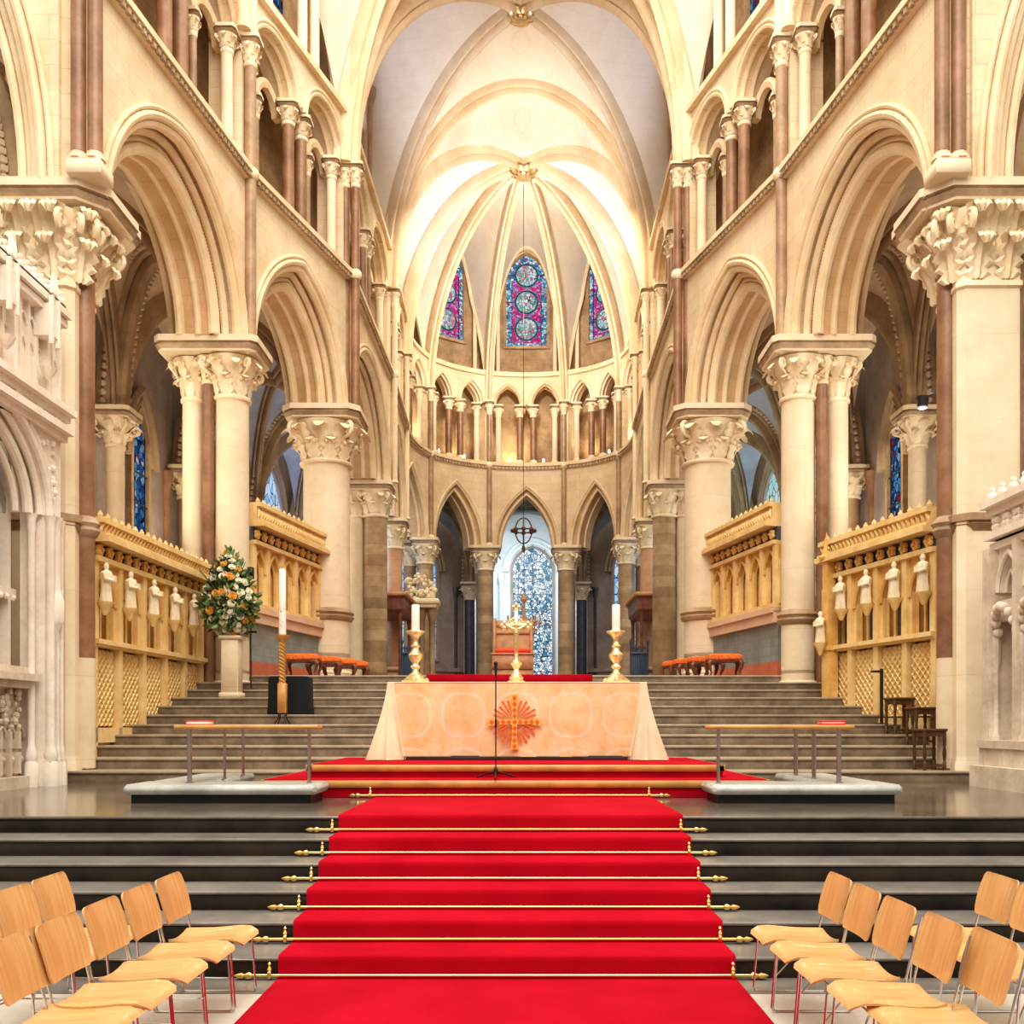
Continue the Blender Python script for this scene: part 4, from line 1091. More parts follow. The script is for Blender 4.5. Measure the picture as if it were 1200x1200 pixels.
m.tube([(.03, -.035, .775), (.08, -.03, .80), (.135, -.022, .83)], [.016, .013, .009], 6); m.tube([(-.03, -.035, .775), (-.08, -.03, .80), (-.135, -.022, .83)], [.016, .013, .009], 6)
m.build('figure', GILT, t)

# microphone stand
d = 8.98; p = U(581, 850, d); p.z = 1.178
t = thing('microphone_stand', 'slim black microphone stand on the platform step in front of the altar', 'microphone stand', p)
m = MB()
for k in range(3): a = 2*PI*k/3+PI/2+PI; m.tube([(0, 0, .09), (.14*math.cos(a), .14*math.sin(a), .055), (.27*math.cos(a), .27*math.sin(a), .012)], .010, 8)
m.lathe([(.02, .04), (.028, .06), (.028, .11), (.015, .14)], (0, 0, 0), 10); m.build('tripod', BLACK, t)
m = MB(); m.tube([(0, 0, .05), (0, 0, 1.28)], .008, 8); m.lathe([(.014, .62), (.014, .72)], (0, 0, 0), 8); m.build('pole', BLACK, t)
m = MB(); m.tube([(0, 0, 1.26), (0, 0, 1.34), (0, -.005, 1.40)], [.012, .020, .022], 10); m.ball((0, -.005, 1.41), .026, 10, 6); m.build('microphone', BLACK, t)

# ------------------------------------------------------------------ communion rails
for sg, nm in ((-1, 'left'), (1, 'right')):
    x0, x1 = ((143-612)*8.13/860, (370-612)*8.13/860) if sg < 0 else ((836-612)*8.13/860, (1059-612)*8.13/860)
    xs0, xs1 = (x0+.02, x0+.72) if sg < 0 else (x1-.72, x1-.02)
    y0 = 8.13*S; y1 = 10.2*S
    t = thing('kneeling_step', 'L-shaped grey marble kneeling step on the presbytery floor, %s of the carpet' % nm, 'step', ((x0+x1)/2, y0, ZPF)); c = (x0+x1)/2
    m = MB(); m.box(x0-c+.07, x1-c-.07, .08, .72, 0, .10); m.box(xs0-c+.07, xs1-c-.07, .70, y1-y0-.06, 0, .10); m.build('plinth', BLKST, t)
    m = MB(); m.bbox(x0-c, x1-c, 0, .78, .10, .21, .035); m.build('front_slab', SLAB, t)
    m = MB(); m.bbox(xs0-c, xs1-c, .775, y1-y0, .10, .208, .03); m.build('side_slab', SLAB, t)
    r0, r1 = ((203-612)*8.3/860, (373-612)*8.3/860) if sg < 0 else ((831-612)*8.3/860, (1002-612)*8.3/860)
    sx = r0+.19 if sg < 0 else r1-.19
    cx_ = (r0+r1)/2
    t = thing('communion_rail', 'oak topped altar rail on slim steel posts, %s of the carpet' % nm, 'rail', (cx_, 8.4*S, ZPF+.206))
    h = E-ZPF-.206+.005; yb = 8.4*S
    m = MB(); m.bbox(r0-cx_, r1-cx_, -.13, .13, h-.05, h, .012); m.build('front_rail', OAK, t)
    m = MB(); m.bbox(sx-cx_-.13, sx-cx_+.13, .13, y1-yb-.15, h-.05, h-.002, .012); m.build('side_rail', OAK, t)
    def post(x, y, w=.024):
        m = MB(); m.lathe([(w*1.7, 0), (w*1.7, .012), (w, .016), (w, h-.05)], (x-cx_, y, 0), 12); m.build('post', STEEL, t)
    for (x, y, w) in ((sx-.05*sg*-1, .0, .028), (sx+sg*.06, .03, .015), (r1-.13 if sg < 0 else r0+.13, 0, .020)): post(x, y, w)
    for yy in (.95, 1.0, 1.75, 1.82): post(sx+(.06 if int(yy*100) % 2 else -.05)*(1 if yy in (.95, 1.75) else -1), yy, .014)
    # book on the rail
    bx = U(230 if sg < 0 else 978, 848, 8.3).x; w = .13
    b = thing('prayer_book', 'red book with white pages lying on the %s altar rail' % nm, 'book', (bx, 8.4*S, ZPF+.206+h+.001))
    MB().bbox(-w, w, -.085, .085, .004, .040, .004).build('pages', BOOKW, b)
    m = MB(); m.bbox(-w-.006, w+.006, -.09, .09, .038 if sg < 0 else .03, .048, .003); m.bbox(-w-.006, w+.006, -.09, .09, 0, .006 if sg < 0 else .018, .002); m.bbox(*((w, w+.008) if sg > 0 else (-w-.008, -w)), -.09, .09, 0, .048, .003); m.build('cover', BOOKR, b)

# ------------------------------------------------------------------ chairs
def make_chair(label):
    """faces +x"""
    t = thing('plywood_chair', label, 'chair')
    W2 = .235
    def panel(prof, th, name):
        m = MB(); rows = []
        n = 10
        for (x, z, w, nx, nz) in prof:
            top = []; bot = []
            for j in range(n+1):
                s = -1+2*j/n; yy = s*w
                cur = .022*(s*s)
                top.append((x+nx*(th/2+0)+nx*cur, yy, z+nz*(th/2)+nz*cur)); bot.append((x-nx*th/2+nx*cur, yy, z-nz*th/2+nz*cur))
            rows.append(top+bot[::-1])
        m.rings(rows, True); return m.build(name, PLY, t, angle=50)
    seat = []
    for x, z, w in ((-.22, .425, .17), (-.205, .424, .20), (-.15, .420, .222), (-.05, .420, .232), (.06, .428, .234), (.14, .436, .232), (.20, .434, .222), (.235, .420, .205), (.248, .400, .175)):
        nx, nz = (0, 1) if x < .17 else ((.35, .94) if x < .22 else (.8, .6))
        seat.append((x, z, w, nx, nz))
    panel(seat, .012, 'seat')
    back = []
    for f, w in ((0, .195), (.05, .215), (.15, .226), (.4, .232), (.7, .232), (.9, .226), (.97, .212), (1, .19)):
        z = .545+.285*f; x = -.225-.085*f-.02*math.sin(f*PI)*-.4
        back.append((x, z, w, .96, .28))
    panel(back, .012, 'backrest')
    for s in (-1, 1):
        y = s*.243
        m = MB()
        pts = [(-.305, y, .80), (-.27, y, .66), (-.235, y, .52), (-.215, y, .43), (-.225, y, .36), (-.27, y, .03), (-.262, y, .010), (-.24, y, .008), (.20, y, .008), (.225, y, .012), (.232, y, .035), (.205, y, .37), (.195, y, .405), (.17, y, .412), (-.05, y, .402), (-.20, y, .398)]
        m.tube(pts, .0072, 8); m.build('side_frame', CHROME, t)
    m = MB(); m.tube([(-.225, -.243, .36), (-.225, .243, .36)], .006, 6); m.build('cross_wire', CHROME, t)
    m = MB(); m.tube([(.17, -.243, .408), (.17, .243, .408)], .006, 6); m.build('cross_wire', CHROME, t)
    m = MB(); m.tube([(-.245, -.243, .20), (.0, -.05, .30), (.22, .243, .22)], .005, 6); m.build('brace', CHROME, t)
    return t
CH = [(0, 4.84), (1, 4.48), (2, 4.13), (3, 3.76), (4, 3.47)]
LX = {'left': (-2.06, -2.08, -2.10, -2.11, -2.13), 'right': (1.82, 1.83, 1.85, 1.89, 1.965)}
proto_c = None
rowname = ['farthest from the camera', 'second from the steps', 'middle one', 'fourth from the steps', 'nearest the camera']
for nm, sg, xx, xb in (('left', -1, -2.13, -2.85), ('right', 1, 1.90, 2.89)):
    for row, x0, cnt in (('aisle-side row', xx, 5), ('back row', xb, 3)):
        for k in range(cnt):
            d = CH[k][1]; 
            lab = 'blond plywood chair, %s, %s of the carpet, %s' % (row, nm, rowname[k])
            loc = (LX[nm][k] if row[0] == 'a' else x0, d*S+.02, .0); rz = 0 if sg < 0 else PI
            if proto_c is None:
                proto_c = make_chair(lab); proto_c.location = loc; proto_c['group'] = 'plywood chairs in rows left of the carpet'
            else: dup(proto_c, loc, rz, lab, 'plywood chairs in rows %s of the carpet' % nm)

# ------------------------------------------------------------------ paschal candle, box, flowers, pole
d = 13.28; p = U(331, 850, d); p.z = uz(5)+.001
t = thing('candle_stand', 'tall twisted wooden stand holding the large decorated candle on the steps', 'candle stand', p)
m = MB()
for k in range(4): a = PI/4+PI/2*k; m.tube([(.05*math.cos(a), .05*math.sin(a), .28), (.09*math.cos(a), .09*math.sin(a), .1), (.16*math.cos(a), .16*math.sin(a), .0)], .012, 6)
m.build('iron_feet', BLACK, t)
MB().bbox(-.075, .075, -.075, .075, .2, .74, .012).build('block', OAK, t)
m = MB(); R = []
for i in range(61):
    z = .74+.78*i/60; R.append([((.055+.014*math.cos(3*(2*PI*j/18+i*.42)))*math.cos(2*PI*j/18), (.055+.014*math.cos(3*(2*PI*j/18+i*.42)))*math.sin(2*PI*j/18), z) for j in range(18)])
m.rings(R, True); m.build('twisted_stem', OAK, t)
m = MB(); m.lathe([(.05, 1.50), (.08, 1.53), (.13, 1.58), (.14, 1.61), (.10, 1.615)], (0, 0, 0), 16); m.build('drip_pan', OAK, t)
c = thing('large_candle', 'tall white decorated candle on the twisted wooden stand', 'candle', (p.x, p.y, p.z+1.617))
MB().lathe([(.066, 0), (.068, .02), (.066, 1.16), (.055, 1.19), (.01, 1.2)], (0, 0, 0), 20).build('wax', WAX, c)
m = MB()
for k in range(26):
    z = .1+random.random()*.55; a = -PI/2+random.uniform(-1.1, 1.1); m.ball((.066*math.cos(a), .066*math.sin(a), z), random.uniform(.010, .022), 6, 4, sx=.5, sy=.5)
m.build('painted_flowers', ROSEO, c)
m = MB(); m.tube([(0, 0, 1.19), (0, 0, 1.23)], .005, 6); m.build('wick', BLACK, c)
d = 13.8; p = U(341, 850, d); p.z = uz(6)+.001
t = thing('covered_box', 'box under a black cloth standing on the steps behind the candle stand', 'box', p)
m = MB(); R = []
for z, e in ((.0, 1.03), (.02, 1.04), (.3, 1.0), (.66, .99), (.70, .97), (.715, .9)):
    row = []
    for j in range(48):
        a = 2*PI*j/48; c, s_ = math.cos(a), math.sin(a); sq = 1/max(abs(c), abs(s_)); sq = min(sq, 1.36)
        w = 1+.02*math.sin(a*9)*(1-z)
        row.append((.38*c*sq*e*w, .24*s_*sq*e*w, z))
    R.append(row)
m.rings(R, True); m.build('black_cover', BCLOTH, t)

d = 14.76; p = U(271, 850, d); p.z = uz(8)+.001
t = thing('pedestal', 'square pale stone pedestal under the flower arrangement', 'pedestal', p)
m = MB(); m.bbox(-.21, .21, -.16, .26, 0, .10, .015); m.bbox(-.17, .17, -.13, .23, .1, 1.17, .012); m.bbox(-.22, .22, -.17, .27, 1.17, 1.24, .02); m.build('block', SHAFTC, t)
f = thing('flower_arrangement', 'large arrangement of orange and white roses with foliage on the stone pedestal', 'flowers', (p.x-.05, p.y+.03, p.z+1.242))
MB().lathe([(.13, 0), (.15, .03), (.2, .12), (.22, .18), (.18, .19)], (0, 0, 0), 16).build('bowl', SHAFTC, f)
fc = Vector((0, -.02, .85))
def fpoint(k, tot, e=1.0):
    while True:
        u = Vector((random.uniform(-1, 1), random.uniform(-1, 1), random.uniform(-1, 1)))
        if .3 < u.length < 1: break
    u.normalize()
    zz = u.z
    w = .49*(1-.58*max(0, zz)**1.3)
    return Vector((u.x*w*e, u.y*.42*e, .66+zz*(.98 if zz > 0 else .60)*e)), u
m = MB(); m2 = MB()
for k in range(900):
    pt, u = fpoint(k, 900, random.uniform(.5, 1.12)**.7)
    mm = m if random.random() < .62 else m2
    L_ = random.uniform(.10, .2); w = L_*random.uniform(.22, .38)
    dr = (u+Vector((random.uniform(-.8, .8), random.uniform(-.8, .8), random.uniform(-.5, .8)))).normalized()
    sd = dr.cross(Vector((random.random(), random.random(), random.random()+.1))).normalized(); up = sd.cross(dr)*.02
    mm.add([pt, pt+dr*L_*.35+sd*w+up, pt+dr*L_*.75+sd*w*.7+up, pt+dr*L_, pt+dr*L_*.75-sd*w*.7+up, pt+dr*L_*.35-sd*w+up, pt+dr*L_*.5-up], [(0, 1, 6), (1, 2, 6), (2, 3, 6), (3, 4, 6), (4, 5, 6), (5, 0, 6)])
for k in range(14):
    a = random.uniform(0, PI); pt = Vector((.5*math.cos(a), -.1, .8+.5*math.sin(a))); e = Vector((.7*math.cos(a), -.15, .85+.72*math.sin(a)))
    m.tube([pt*.3+Vector((0, 0, .3)), pt, e], .008, 5)
o = m.build('foliage', LEAF, f, smooth=False); o['kind'] = 'stuff'
o = m2.build('pale_foliage', LEAF2, f, smooth=False); o['kind'] = 'stuff'
def bloom(r, mat, name):
    m = MB()
    for lay, (n, rr, tilt, h) in enumerate(((5, 1.0, .25, .0), (5, .78, .55, .15), (4, .5, .9, .25), (3, .28, 1.2, .3))):
        for k in range(n):
            a = 2*PI*k/n+lay*.6; ca, sa = math.cos(a), math.sin(a); vs = []
            for i in range(4):
                fr_ = i/3; rad = r*rr*math.sin(fr_*PI/2)*math.cos(tilt*.5); z = r*(h+.5*fr_*math.sin(tilt)+.15*fr_*fr_)
                w = r*rr*.75*math.sin(PI*(.15+.75*fr_))
                for s in (-1, 0, 1): vs.append((ca*rad-sa*s*w, sa*rad+ca*s*w, z+(.08*r if s else 0)))
            m.add(vs, [(i*3+j, i*3+j+1, i*3+j+4, i*3+j+3) for i in range(3) for j in (0, 1)])
    m.ball((0, 0, r*.18), r*.4, 8, 6)
    return m.build(name, mat, f)
random.seed(21)
pts = []
while len(pts) < 62:
    pt, u = fpoint(0, 0, 1.04)
    if u.y > .15: continue
    if all((pt-q[0]).length > .105 for q in pts): pts.append((pt, u))
po = bloom(.085, ROSEO, 'orange_rose'); pw = bloom(.08, ROSEW, 'white_rose'); first = {0: True, 1: True}
for i, (pt, u) in enumerate(pts):
    k = 0 if i % 3 == 0 else 1; src = (po, pw)[k]
    if first[k]: o = src; first[k] = False
    else:
        o = src.copy(); COL.objects.link(o); o.parent = f
    o.location = pt; o.rotation_mode = 'QUATERNION'; o.rotation_quaternion = (u+Vector((0, -.5, .15))).to_track_quat('Z', 'Y'); s = random.uniform(.75, 1.1); o.scale = (s, s, s)

d = 15.2; p = U(294, 850, d); p.z = uz(9)+.001
t = thing('speaker_pole', 'thin black pole with a small speaker beside the flower arrangement', 'speaker', p)
m = MB(); m.lathe([(.16, 0), (.16, .015), (.03, .03)], (0, 0, 0), 16); m.build('foot', BLACK, t)
MB().tube([(0, 0, .02), (0, 0, 2.35)], .014, 8).build('pole', BLACK, t)
m = MB(); m.bbox(-.06, .06, -.06, .05, 2.3, 2.54, .012); m.ball((0, -.06, 2.42), .04, 8, 6); m.build('speaker_head', BLACK, t)
m = MB(); m.bbox(-.09, .09, -.03, .03, 1.18, 1.22, .008); m.ball((.1, 0, 1.2), .028, 8, 6); m.build('clamp', BLACK, t)

# ------------------------------------------------------------------ stools
def orange_stool(loc, rz, label, grp):
    t = thing('upholstered_stool', label, 'stool', loc, rz, grp)
    m = MB(); R = []
    for z, e in ((.38, .94), (.40, 1.0), (.45, 1.0), (.49, .95), (.515, .8), (.525, .5)):
        R.append([(.40*e*math.copysign(abs(math.cos(a))**.35, math.cos(a)), .27*e*math.copysign(abs(math.sin(a))**.35, math.sin(a)), z) for a in [2*PI*j/32 for j in range(32)]])
    m.rings(R, True); m.build('seat', CUSH, t)
    m = MB(); m.bbox(-.37, .37, -.24, .24, .33, .39, .02); m.build('rail', MWOOD, t)
    for sx in (-1, 1):
        for sy in (-1, 1):
            m = MB(); m.tube([(sx*.33, sy*.21, .36), (sx*.37, sy*.235, .30), (sx*.35, sy*.22, .2), (sx*.315, sy*.20, .1), (sx*.33, sy*.21, .04), (sx*.36, sy*.225, 0)], [.05, .052, .036, .024, .026, .034], 10); m.build('leg', MWOOD, t)
    return t
src = None
for nm, lst in (('left', ((355, 16.6), (380, 17.2), (398, 17.8), (412, 18.4))), ('right', ((848, 16.6), (826, 17.2), (808, 17.8), (796, 18.4)))):
    for k, (px, d) in enumerate(lst):
        p = U(px, 850, d); p.z = ZTF+.001
        lab = 'orange topped stool with carved legs on the %s, %s' % (nm, ['nearest the camera', 'second from the camera', 'third from the camera', 'farthest from the camera'][k])
        grp = 'orange stools at the foot of the %s screen' % nm
        rz = (-.20 if nm == 'left' else .20)+PI/2
        rz = .12*k
        if src is None: src = orange_stool(p, rz, lab, grp)
        else: dup(src, p, rz, lab, grp)
def joint_stool(loc, label):
    t = thing('joint_stool', label, 'stool', loc, .25, 'dark wooden joint stools on the right steps')
    MB().bbox(-.22, .22, -.16, .16, .60, .64, .012).build('seat', DWOOD, t)
    m = MB()
    for s in (-1, 1): m.box(-.19, .19, s*.12-.015, s*.12+.015, .52, .6); m.box(s*.17-.015, s*.17+.015, -.12, .12, .52, .6)
    m.build('apron', DWOOD, t)
    for sx in (-1, 1):
        for sy in (-1, 1):
            m = MB(); c = (sx*.175, sy*.125, 0); m.lathe([(.028, 0), (.028, .12), (.016, .14), (.026, .20), (.03, .27), (.018, .36), (.026, .40), (.028, .44), (.028, .60)], c, 10); m.build('leg', DWOOD, t)
    m = MB()
    for s in (-1, 1): m.box(-.17, .17, s*.125-.013, s*.125+.013, .05, .09); m.box(s*.175-.013, s*.175+.013, -.12, .12, .05, .09)
    m.build('stretcher', DWOOD, t)
    return t
for k, (px, d, st, lab) in enumerate(((1089, 11.36, 1, 'dark turned-leg wooden stool on the right steps, lowest and nearest the camera'), (1079, 12.33, 3, 'dark turned-leg wooden stool on the right steps, middle of the three'), (1054, 12.83, 4, 'dark turned-leg wooden stool on the right steps, highest and farthest back'))):
    p = U(px, 850, d); p.z = uz(st)+.001
    if k == 0: js = joint_stool(p, lab)
    else: dup(js, p, .25, lab)
p = U(1033, 850, 13.25); p.z = uz(5)+.001
t = thing('black_post', 'short black metal post on the right steps beside the wooden stools', 'post', p)
m = MB(); m.lathe([(.13, 0), (.13, .012), (.03, .025)], (0, 0, 0), 14); m.build('foot', BLACK, t)
MB().tube([(0, 0, .02), (0, 0, 1.0)], .03, 10).build('pole', BLACK, t)
m = MB(); m.bbox(-.19, .02, -.03, .03, .93, .97, .01); m.build('arm', BLACK, t)
# ------------------------------------------------------------------ gilded stone screens
def statue_mb(h=.78):
    m = MB(); k = h/.78
    pr = [(.13, 0), (.135, .04), (.12, .2), (.115, .36), (.13, .47), (.145, .56), (.11, .61), (.05, .635), (.045, .65), (.062, .68), (.066, .72), (.05, .76), (.02, .785)]
    n = 18; R = []
    for r, z in pr:
        R.append([(r*(1+(.12*math.sin(7*2*PI*j/n) if z < .45 else 0))*math.cos(2*PI*j/n)*k, r*.8*(1+(.12*math.sin(7*2*PI*j/n) if z < .45 else 0))*math.sin(2*PI*j/n)*k, z*k) for j in range(n)])
    m.rings(R, True)
    for s in (-1, 1): m.tube([(s*.13*k, -.02*k, .56*k), (s*.155*k, -.06*k, .44*k), (s*.05*k, -.14*k, .42*k), (s*.0, -.15*k, .46*k)], [.05*k, .045*k, .035*k, .03*k], 8)
    m.box(-.03*k, .05*k, -.19*k, -.14*k, .40*k, .52*k)
    return m
def gold_screen(A, B, zz, nb, label, zbot, statues=True, labst='', side='left'):
    """zz: heights above the eye: crest, cornice bottom, arcade top, sill, base"""
    A = Vector((A[0], A[1]*S, 0)); B = Vector((B[0], B[1]*S, 0))
    fr, Ln, nn = frame(A, B, out=(A.x, 0, 0))
    flip = 1 if (Vector(fr(1, 0, 0))-Vector(fr(-1, 0, 0))).y > 0 else -1
    zc, zm, za, zs, zb = [None if z is None else E+z for z in zz]
    t = thing('gilded_screen', label, 'screen', ((A.x+B.x)/2, (A.y+B.y)/2, zbot))
    off0 = t.location.copy()
    def F(u, z, n): p = fr(u*flip, z, n); return (p[0]-off0.x, p[1]-off0.y, p[2]-off0.z)
    h2 = Ln/2
    m = MB(); m.fbox(F, -h2, h2, zbot, zm, .24, .40); m.build('backing', GOLD_D, t)
    # cornice
    m = MB()
    H = zc-zm
    m.fbox(F, -h2, h2, zm, zm+.10, -.30, .32); m.fbox(F, -h2, h2, zm+.10, zm+.16, -.24, .32); m.fbox(F, -h2, h2, zm+.16, zc-.12, -.13, .32)
    m.fbox(F, -h2, h2, zc-.12, zc-.03, -.22, .32)
    k = int(Ln/.13)
    for i in range(k):
        u = -h2+(i+.5)*Ln/k; w = Ln/k*.30
        m.add([F(u-w, zm+.17, -.14), F(u+w, zm+.17, -.14), F(u+w, zc-.20, -.14), F(u, zc-.13, -.14), F(u-w, zc-.20, -.14), F(u, zm+.3, -.21)], [(0, 1, 5), (1, 2, 5), (2, 3, 5), (3, 4, 5), (4, 0, 5)])
        if i % 2 == 0: p = F(u, zc+.01, -.12); m.ball(p, .05, 6, 4); m.ball(F(u, zc+.06, -.12), .026, 5, 4)
    m.build('cornice', GOLD_P, t)
    # rosette hollow
    zr0, zr1 = za+.02, zm
    m = MB(); m.fbox(F, -h2, h2, zr0, zr1, .0, .25); m.build('rosette_band', PAINTB, t)
    k = max(4, int(Ln/.33))
    for i in range(k):
        u = -h2+(i+.5)*Ln/k
        m = MB()
        for q in range(5):
            a = 2*PI*q/5; p = F(u+.065*math.cos(a), (zr0+zr1)/2+.065*math.sin(a), -.06); m.ball(p, .055, 6, 4)
        m.ball(F(u, (zr0+zr1)/2, -.11), .04, 6, 4)
        m.build('rosette', GOLD_S, t)
    m = MB(); m.fbox(F, -h2, h2, za-.06, za+.03, -.12, .25); m.build('string_moulding', GOLD_P, t)
    # arcade bays
    bw = Ln/nb; hh = za-zs
    pil = MB(); arc = MB(); slot = MB(); tr = MB()
    for i in range(nb):
        uc = -h2+bw*(i+.5)
        a = bw*.36; r = min(a*1.75, hh*.42); zsp = za-.10-r-.08
        # solid spandrel
        arc.archwall(F, uc-bw/2, uc+bw/2, zsp, za-.05, a, r, 0, .02, .25, 8, uc)
        arc.archroll(F, a, r, zsp, .02, .0, .035, 8, uc, 6); arc.archroll(F, a*.8, r*.82, zsp, .0, .10, .03, 8, uc, 6, stilt=zsp-zs)
        # inner tracery: two lights and a trefoil
        for s in ((-1, 1) if not statues else ()): tr.archroll(F, a*.34, a*.55, zsp-.02, 0, .18, .03, 6, uc+s*a*.42, 5, stilt=zsp-.02-zs)
        for q in range(3): an = PI/2+2*PI*q/3; tr.ball(F(uc+.07*math.cos(an), zsp+r*.55+.07*math.sin(an), .17), .05, 6, 4)
        if statues:
            tr.archroll(F, a*.42, a*.7, zsp-.05, 0, .17, .035, 6, uc, 5, stilt=zsp-.05-zs); slot = MB(); slot.fbox(F, uc-a*.40, uc+a*.40, zs+.06, zsp+.1, .19, .235); slot.build('slot_shade_slab', SLATE, t)  # solid dark slab stands in for the shade of an open slot
        else: tr.fbox(F, uc-.03, uc+.03, zs, zsp+.05, .12, .25)
        for s in ((-1, 1) if not statues else ()): slot = MB(); slot.fbox(F, uc+s*a*.42-a*.24, uc+s*a*.42+a*.24, zs+.06, zsp-.0, .20, .245); slot.build('slot_shade_slab', GOLD_D, t)  # darker slab for the shade inside each light
    for i in range(nb+1):
        u = -h2+bw*i; u = max(-h2+.08, min(h2-.08, u))
        pil = MB(); pil.fbox(F, u-.07, u+.07, zs, za-.05, -.06, .25); pil.fbox(F, u-.13, u-.07, zs, za-.4, .02, .25); pil.fbox(F, u+.07, u+.13, zs, za-.4, .02, .25)
        pil.build('pilaster', GOLD_P, t)
    arc.build('arcade_arches', GOLD_S, t); tr.build('tracery', GOLD_S, t)
    m = MB(); m.fbox(F, -h2, h2, zs-.08, zs, -.14, .12); m.fbox(F, -h2, h2, zs-.12, zs-.08, -.08, .12); m.build('sill', GOLD_P, t)
    # lower diaper panels
    if zb is not None:
        m = MB(); dp = MB()
        m.fbox(F, -h2, h2, zb-.25, zb, -.05, .12)
        for i in range(nb+1):
            u = max(-h2+.07, min(h2-.07, -h2+bw*i)); m.fbox(F, u-.07, u+.07, zbot, zs-.1, -.05, .12)
        m.fbox(F, -h2, h2, zbot, zb-.25, .03, .12)
        m.build('panel_frame', GOLD_P, t)
        for i in range(nb):
            u0, u1 = -h2+bw*i+.1, -h2+bw*(i+1)-.1; z0, z1 = zb+.03, zs-.16
            dp2 = MB(); dp2.fbox(F, u0, u1, z0, z1, .05, .10)
            st = .15; w = .016; nz = int((z1-z0+u1-u0)/st)
            for q in range(nz+1):
                for sgn in (1, -1):
                    # line u+ sgn*z = const clipped to the panel
                    pts = []
                    c = q*st
                    if sgn > 0: a0 = max(0, c-(z1-z0)); a1 = min(u1-u0, c); P0 = (u0+a0, z0+c-a0); P1 = (u0+a1, z0+c-a1)
                    else: a0 = max(0, c-(z1-z0)); a1 = min(u1-u0, c); P0 = (u1-a0, z0+c-a0); P1 = (u1-a1, z0+c-a1)
                    if a1-a0 < .03: continue
                    dp2.add([F(P0[0], P0[1]-w, .045), F(P1[0], P1[1]-w, .045), F(P1[0], P1[1]+w, .045), F(P0[0], P0[1]+w, .045), F((P0[0]), P0[1], .02), F(P1[0], P1[1], .02)], [(0, 1, 5, 4), (4, 5, 2, 3)])
            dp2.build('diaper_panel', GOLD_P, t)
    # statues with corbels
    if statues:
        for i in range(nb):
            u = -h2+bw*i+bw*.0+.12 if i else -h2+.18
            p = fr(u*flip, za-.72, -.17)
            m = MB(); q = F(u, za-.72, -.15); m.lathe([(.03, -.22), (.06, -.17), (.09, -.09), (.13, -.04), (.14, 0)], q, 12); m.build('corbel', GOLD_P, t)
            o = statue_mb(.64); lab = 'small pale robed saint statue on the %s gilded screen, %s from the camera' % (side, ORD[i])
            o = o.build('saint_statue', STAT); o.location = p; o.rotation_euler = (0, 0, math.atan2(-nn.y, -nn.x)+PI/2)
            setp(o, lab, 'statue', 'saint statues on the %s gilded screen' % side)
    return t, F, Ln
d0 = 12.0
zs1 = [(850-603)*d0/860, (850-634)*d0/860, (850-652)*d0/860, (850-748)*d0/860, (850-842)*d0/860-.15]
gold_screen((-7.05, 12.0), (-6.84, 15.65), zs1, 5, 'gilded stone screen with saint statues on the left, behind the nearest pier', .97, True, '', 'left')
d0 = 12.4
zs1r = [(850-592)*d0/860, (850-624)*d0/860, (850-643)*d0/860, (850-740)*d0/860, (850-820)*d0/860-.3]
t, F, Ln = gold_screen((7.0, 12.35), (6.2, 14.9), zs1r, 4, 'gilded stone screen with saint statues on the right, behind the dark wooden stools', .97, True, '', 'right')
u0 = Ln/2-.30; zt_ = E+zs1r[0]
m = MB(); m.fbox(F, u0-.12, u0+.12, .97, zt_-1.0, -.24, -.02); m.fbox(F, u0-.15, u0+.15, E+zs1r[3]-.1, E+zs1r[3], -.27, -.02); m.fbox(F, u0-.09, u0+.09, zt_-1.0, zt_-.35, -.24, -.06)
m.lathe([(.14, 0), (.16, .05), (.09, .1), (.005, .55)], F(u0, zt_-.42, -.2), 6)
for k in range(5):
    for s in (-1, 1): m.ball(F(u0+s*(.10-.015*k), zt_-.38+.09*k, -.2), .035, 5, 4)
m.build('pinnacled_post', GOLD_S, t)
o = statue_mb(.62).build('saint_statue', STAT); p = Vector(F(u0, E+zs1r[3]+.06, -.34))+t.location; o.location = p; o.rotation_euler = (0, 0, -PI/2+.3)
setp(o, 'small robed saint statue lower down on the pinnacled far post of the right screen', 'statue')
m = MB(); q = F(u0, E+zs1r[3]+.06, -.34); m.lathe([(.03, -.25), (.07, -.15), (.13, -.04), (.14, 0)], q, 10); m.build('corbel', GOLD_P, t)
d0 = 15.95
zs2 = [(850-582)*d0/860, (850-612)*d0/860, (850-630)*d0/860, (850-704)*d0/860, None]
for sd, A, B in (('left', (-6.0, 16.25), (-5.25, 19.0)), ('right', (5.66, 16.25), (4.92, 19.0))):
    t, F, Ln = gold_screen(A, B, zs2, 5, 'gilded openwork screen above a grey panel, %s side behind the orange stools' % sd, E+2.55, False, '', sd)
    z0 = t.location.z
    m = MB(); m.fbox(F, -Ln/2, Ln/2, E+2.28, E+2.56, -.10, .3); m.fbox(F, -Ln/2, Ln/2, E+2.5, E+2.62, -.16, .3); 
    m.build('stone_ledge', stone('pinkish_ledge_stone', (.66, .45, .30), (.78, .58, .42)) if sd == 'left' else MATS['pinkish_ledge_stone'], t)
    m = MB(); m.fbox(F, -Ln/2, Ln/2, ZTF+.32, E+2.29, .0, .25); m.build('grey_panel', GREYP, t)
    m = MB(); m.fbox(F, -Ln/2, Ln/2, ZTF+.002, ZTF+.33, -.03, .25); m.build('red_skirting', REDP, t)

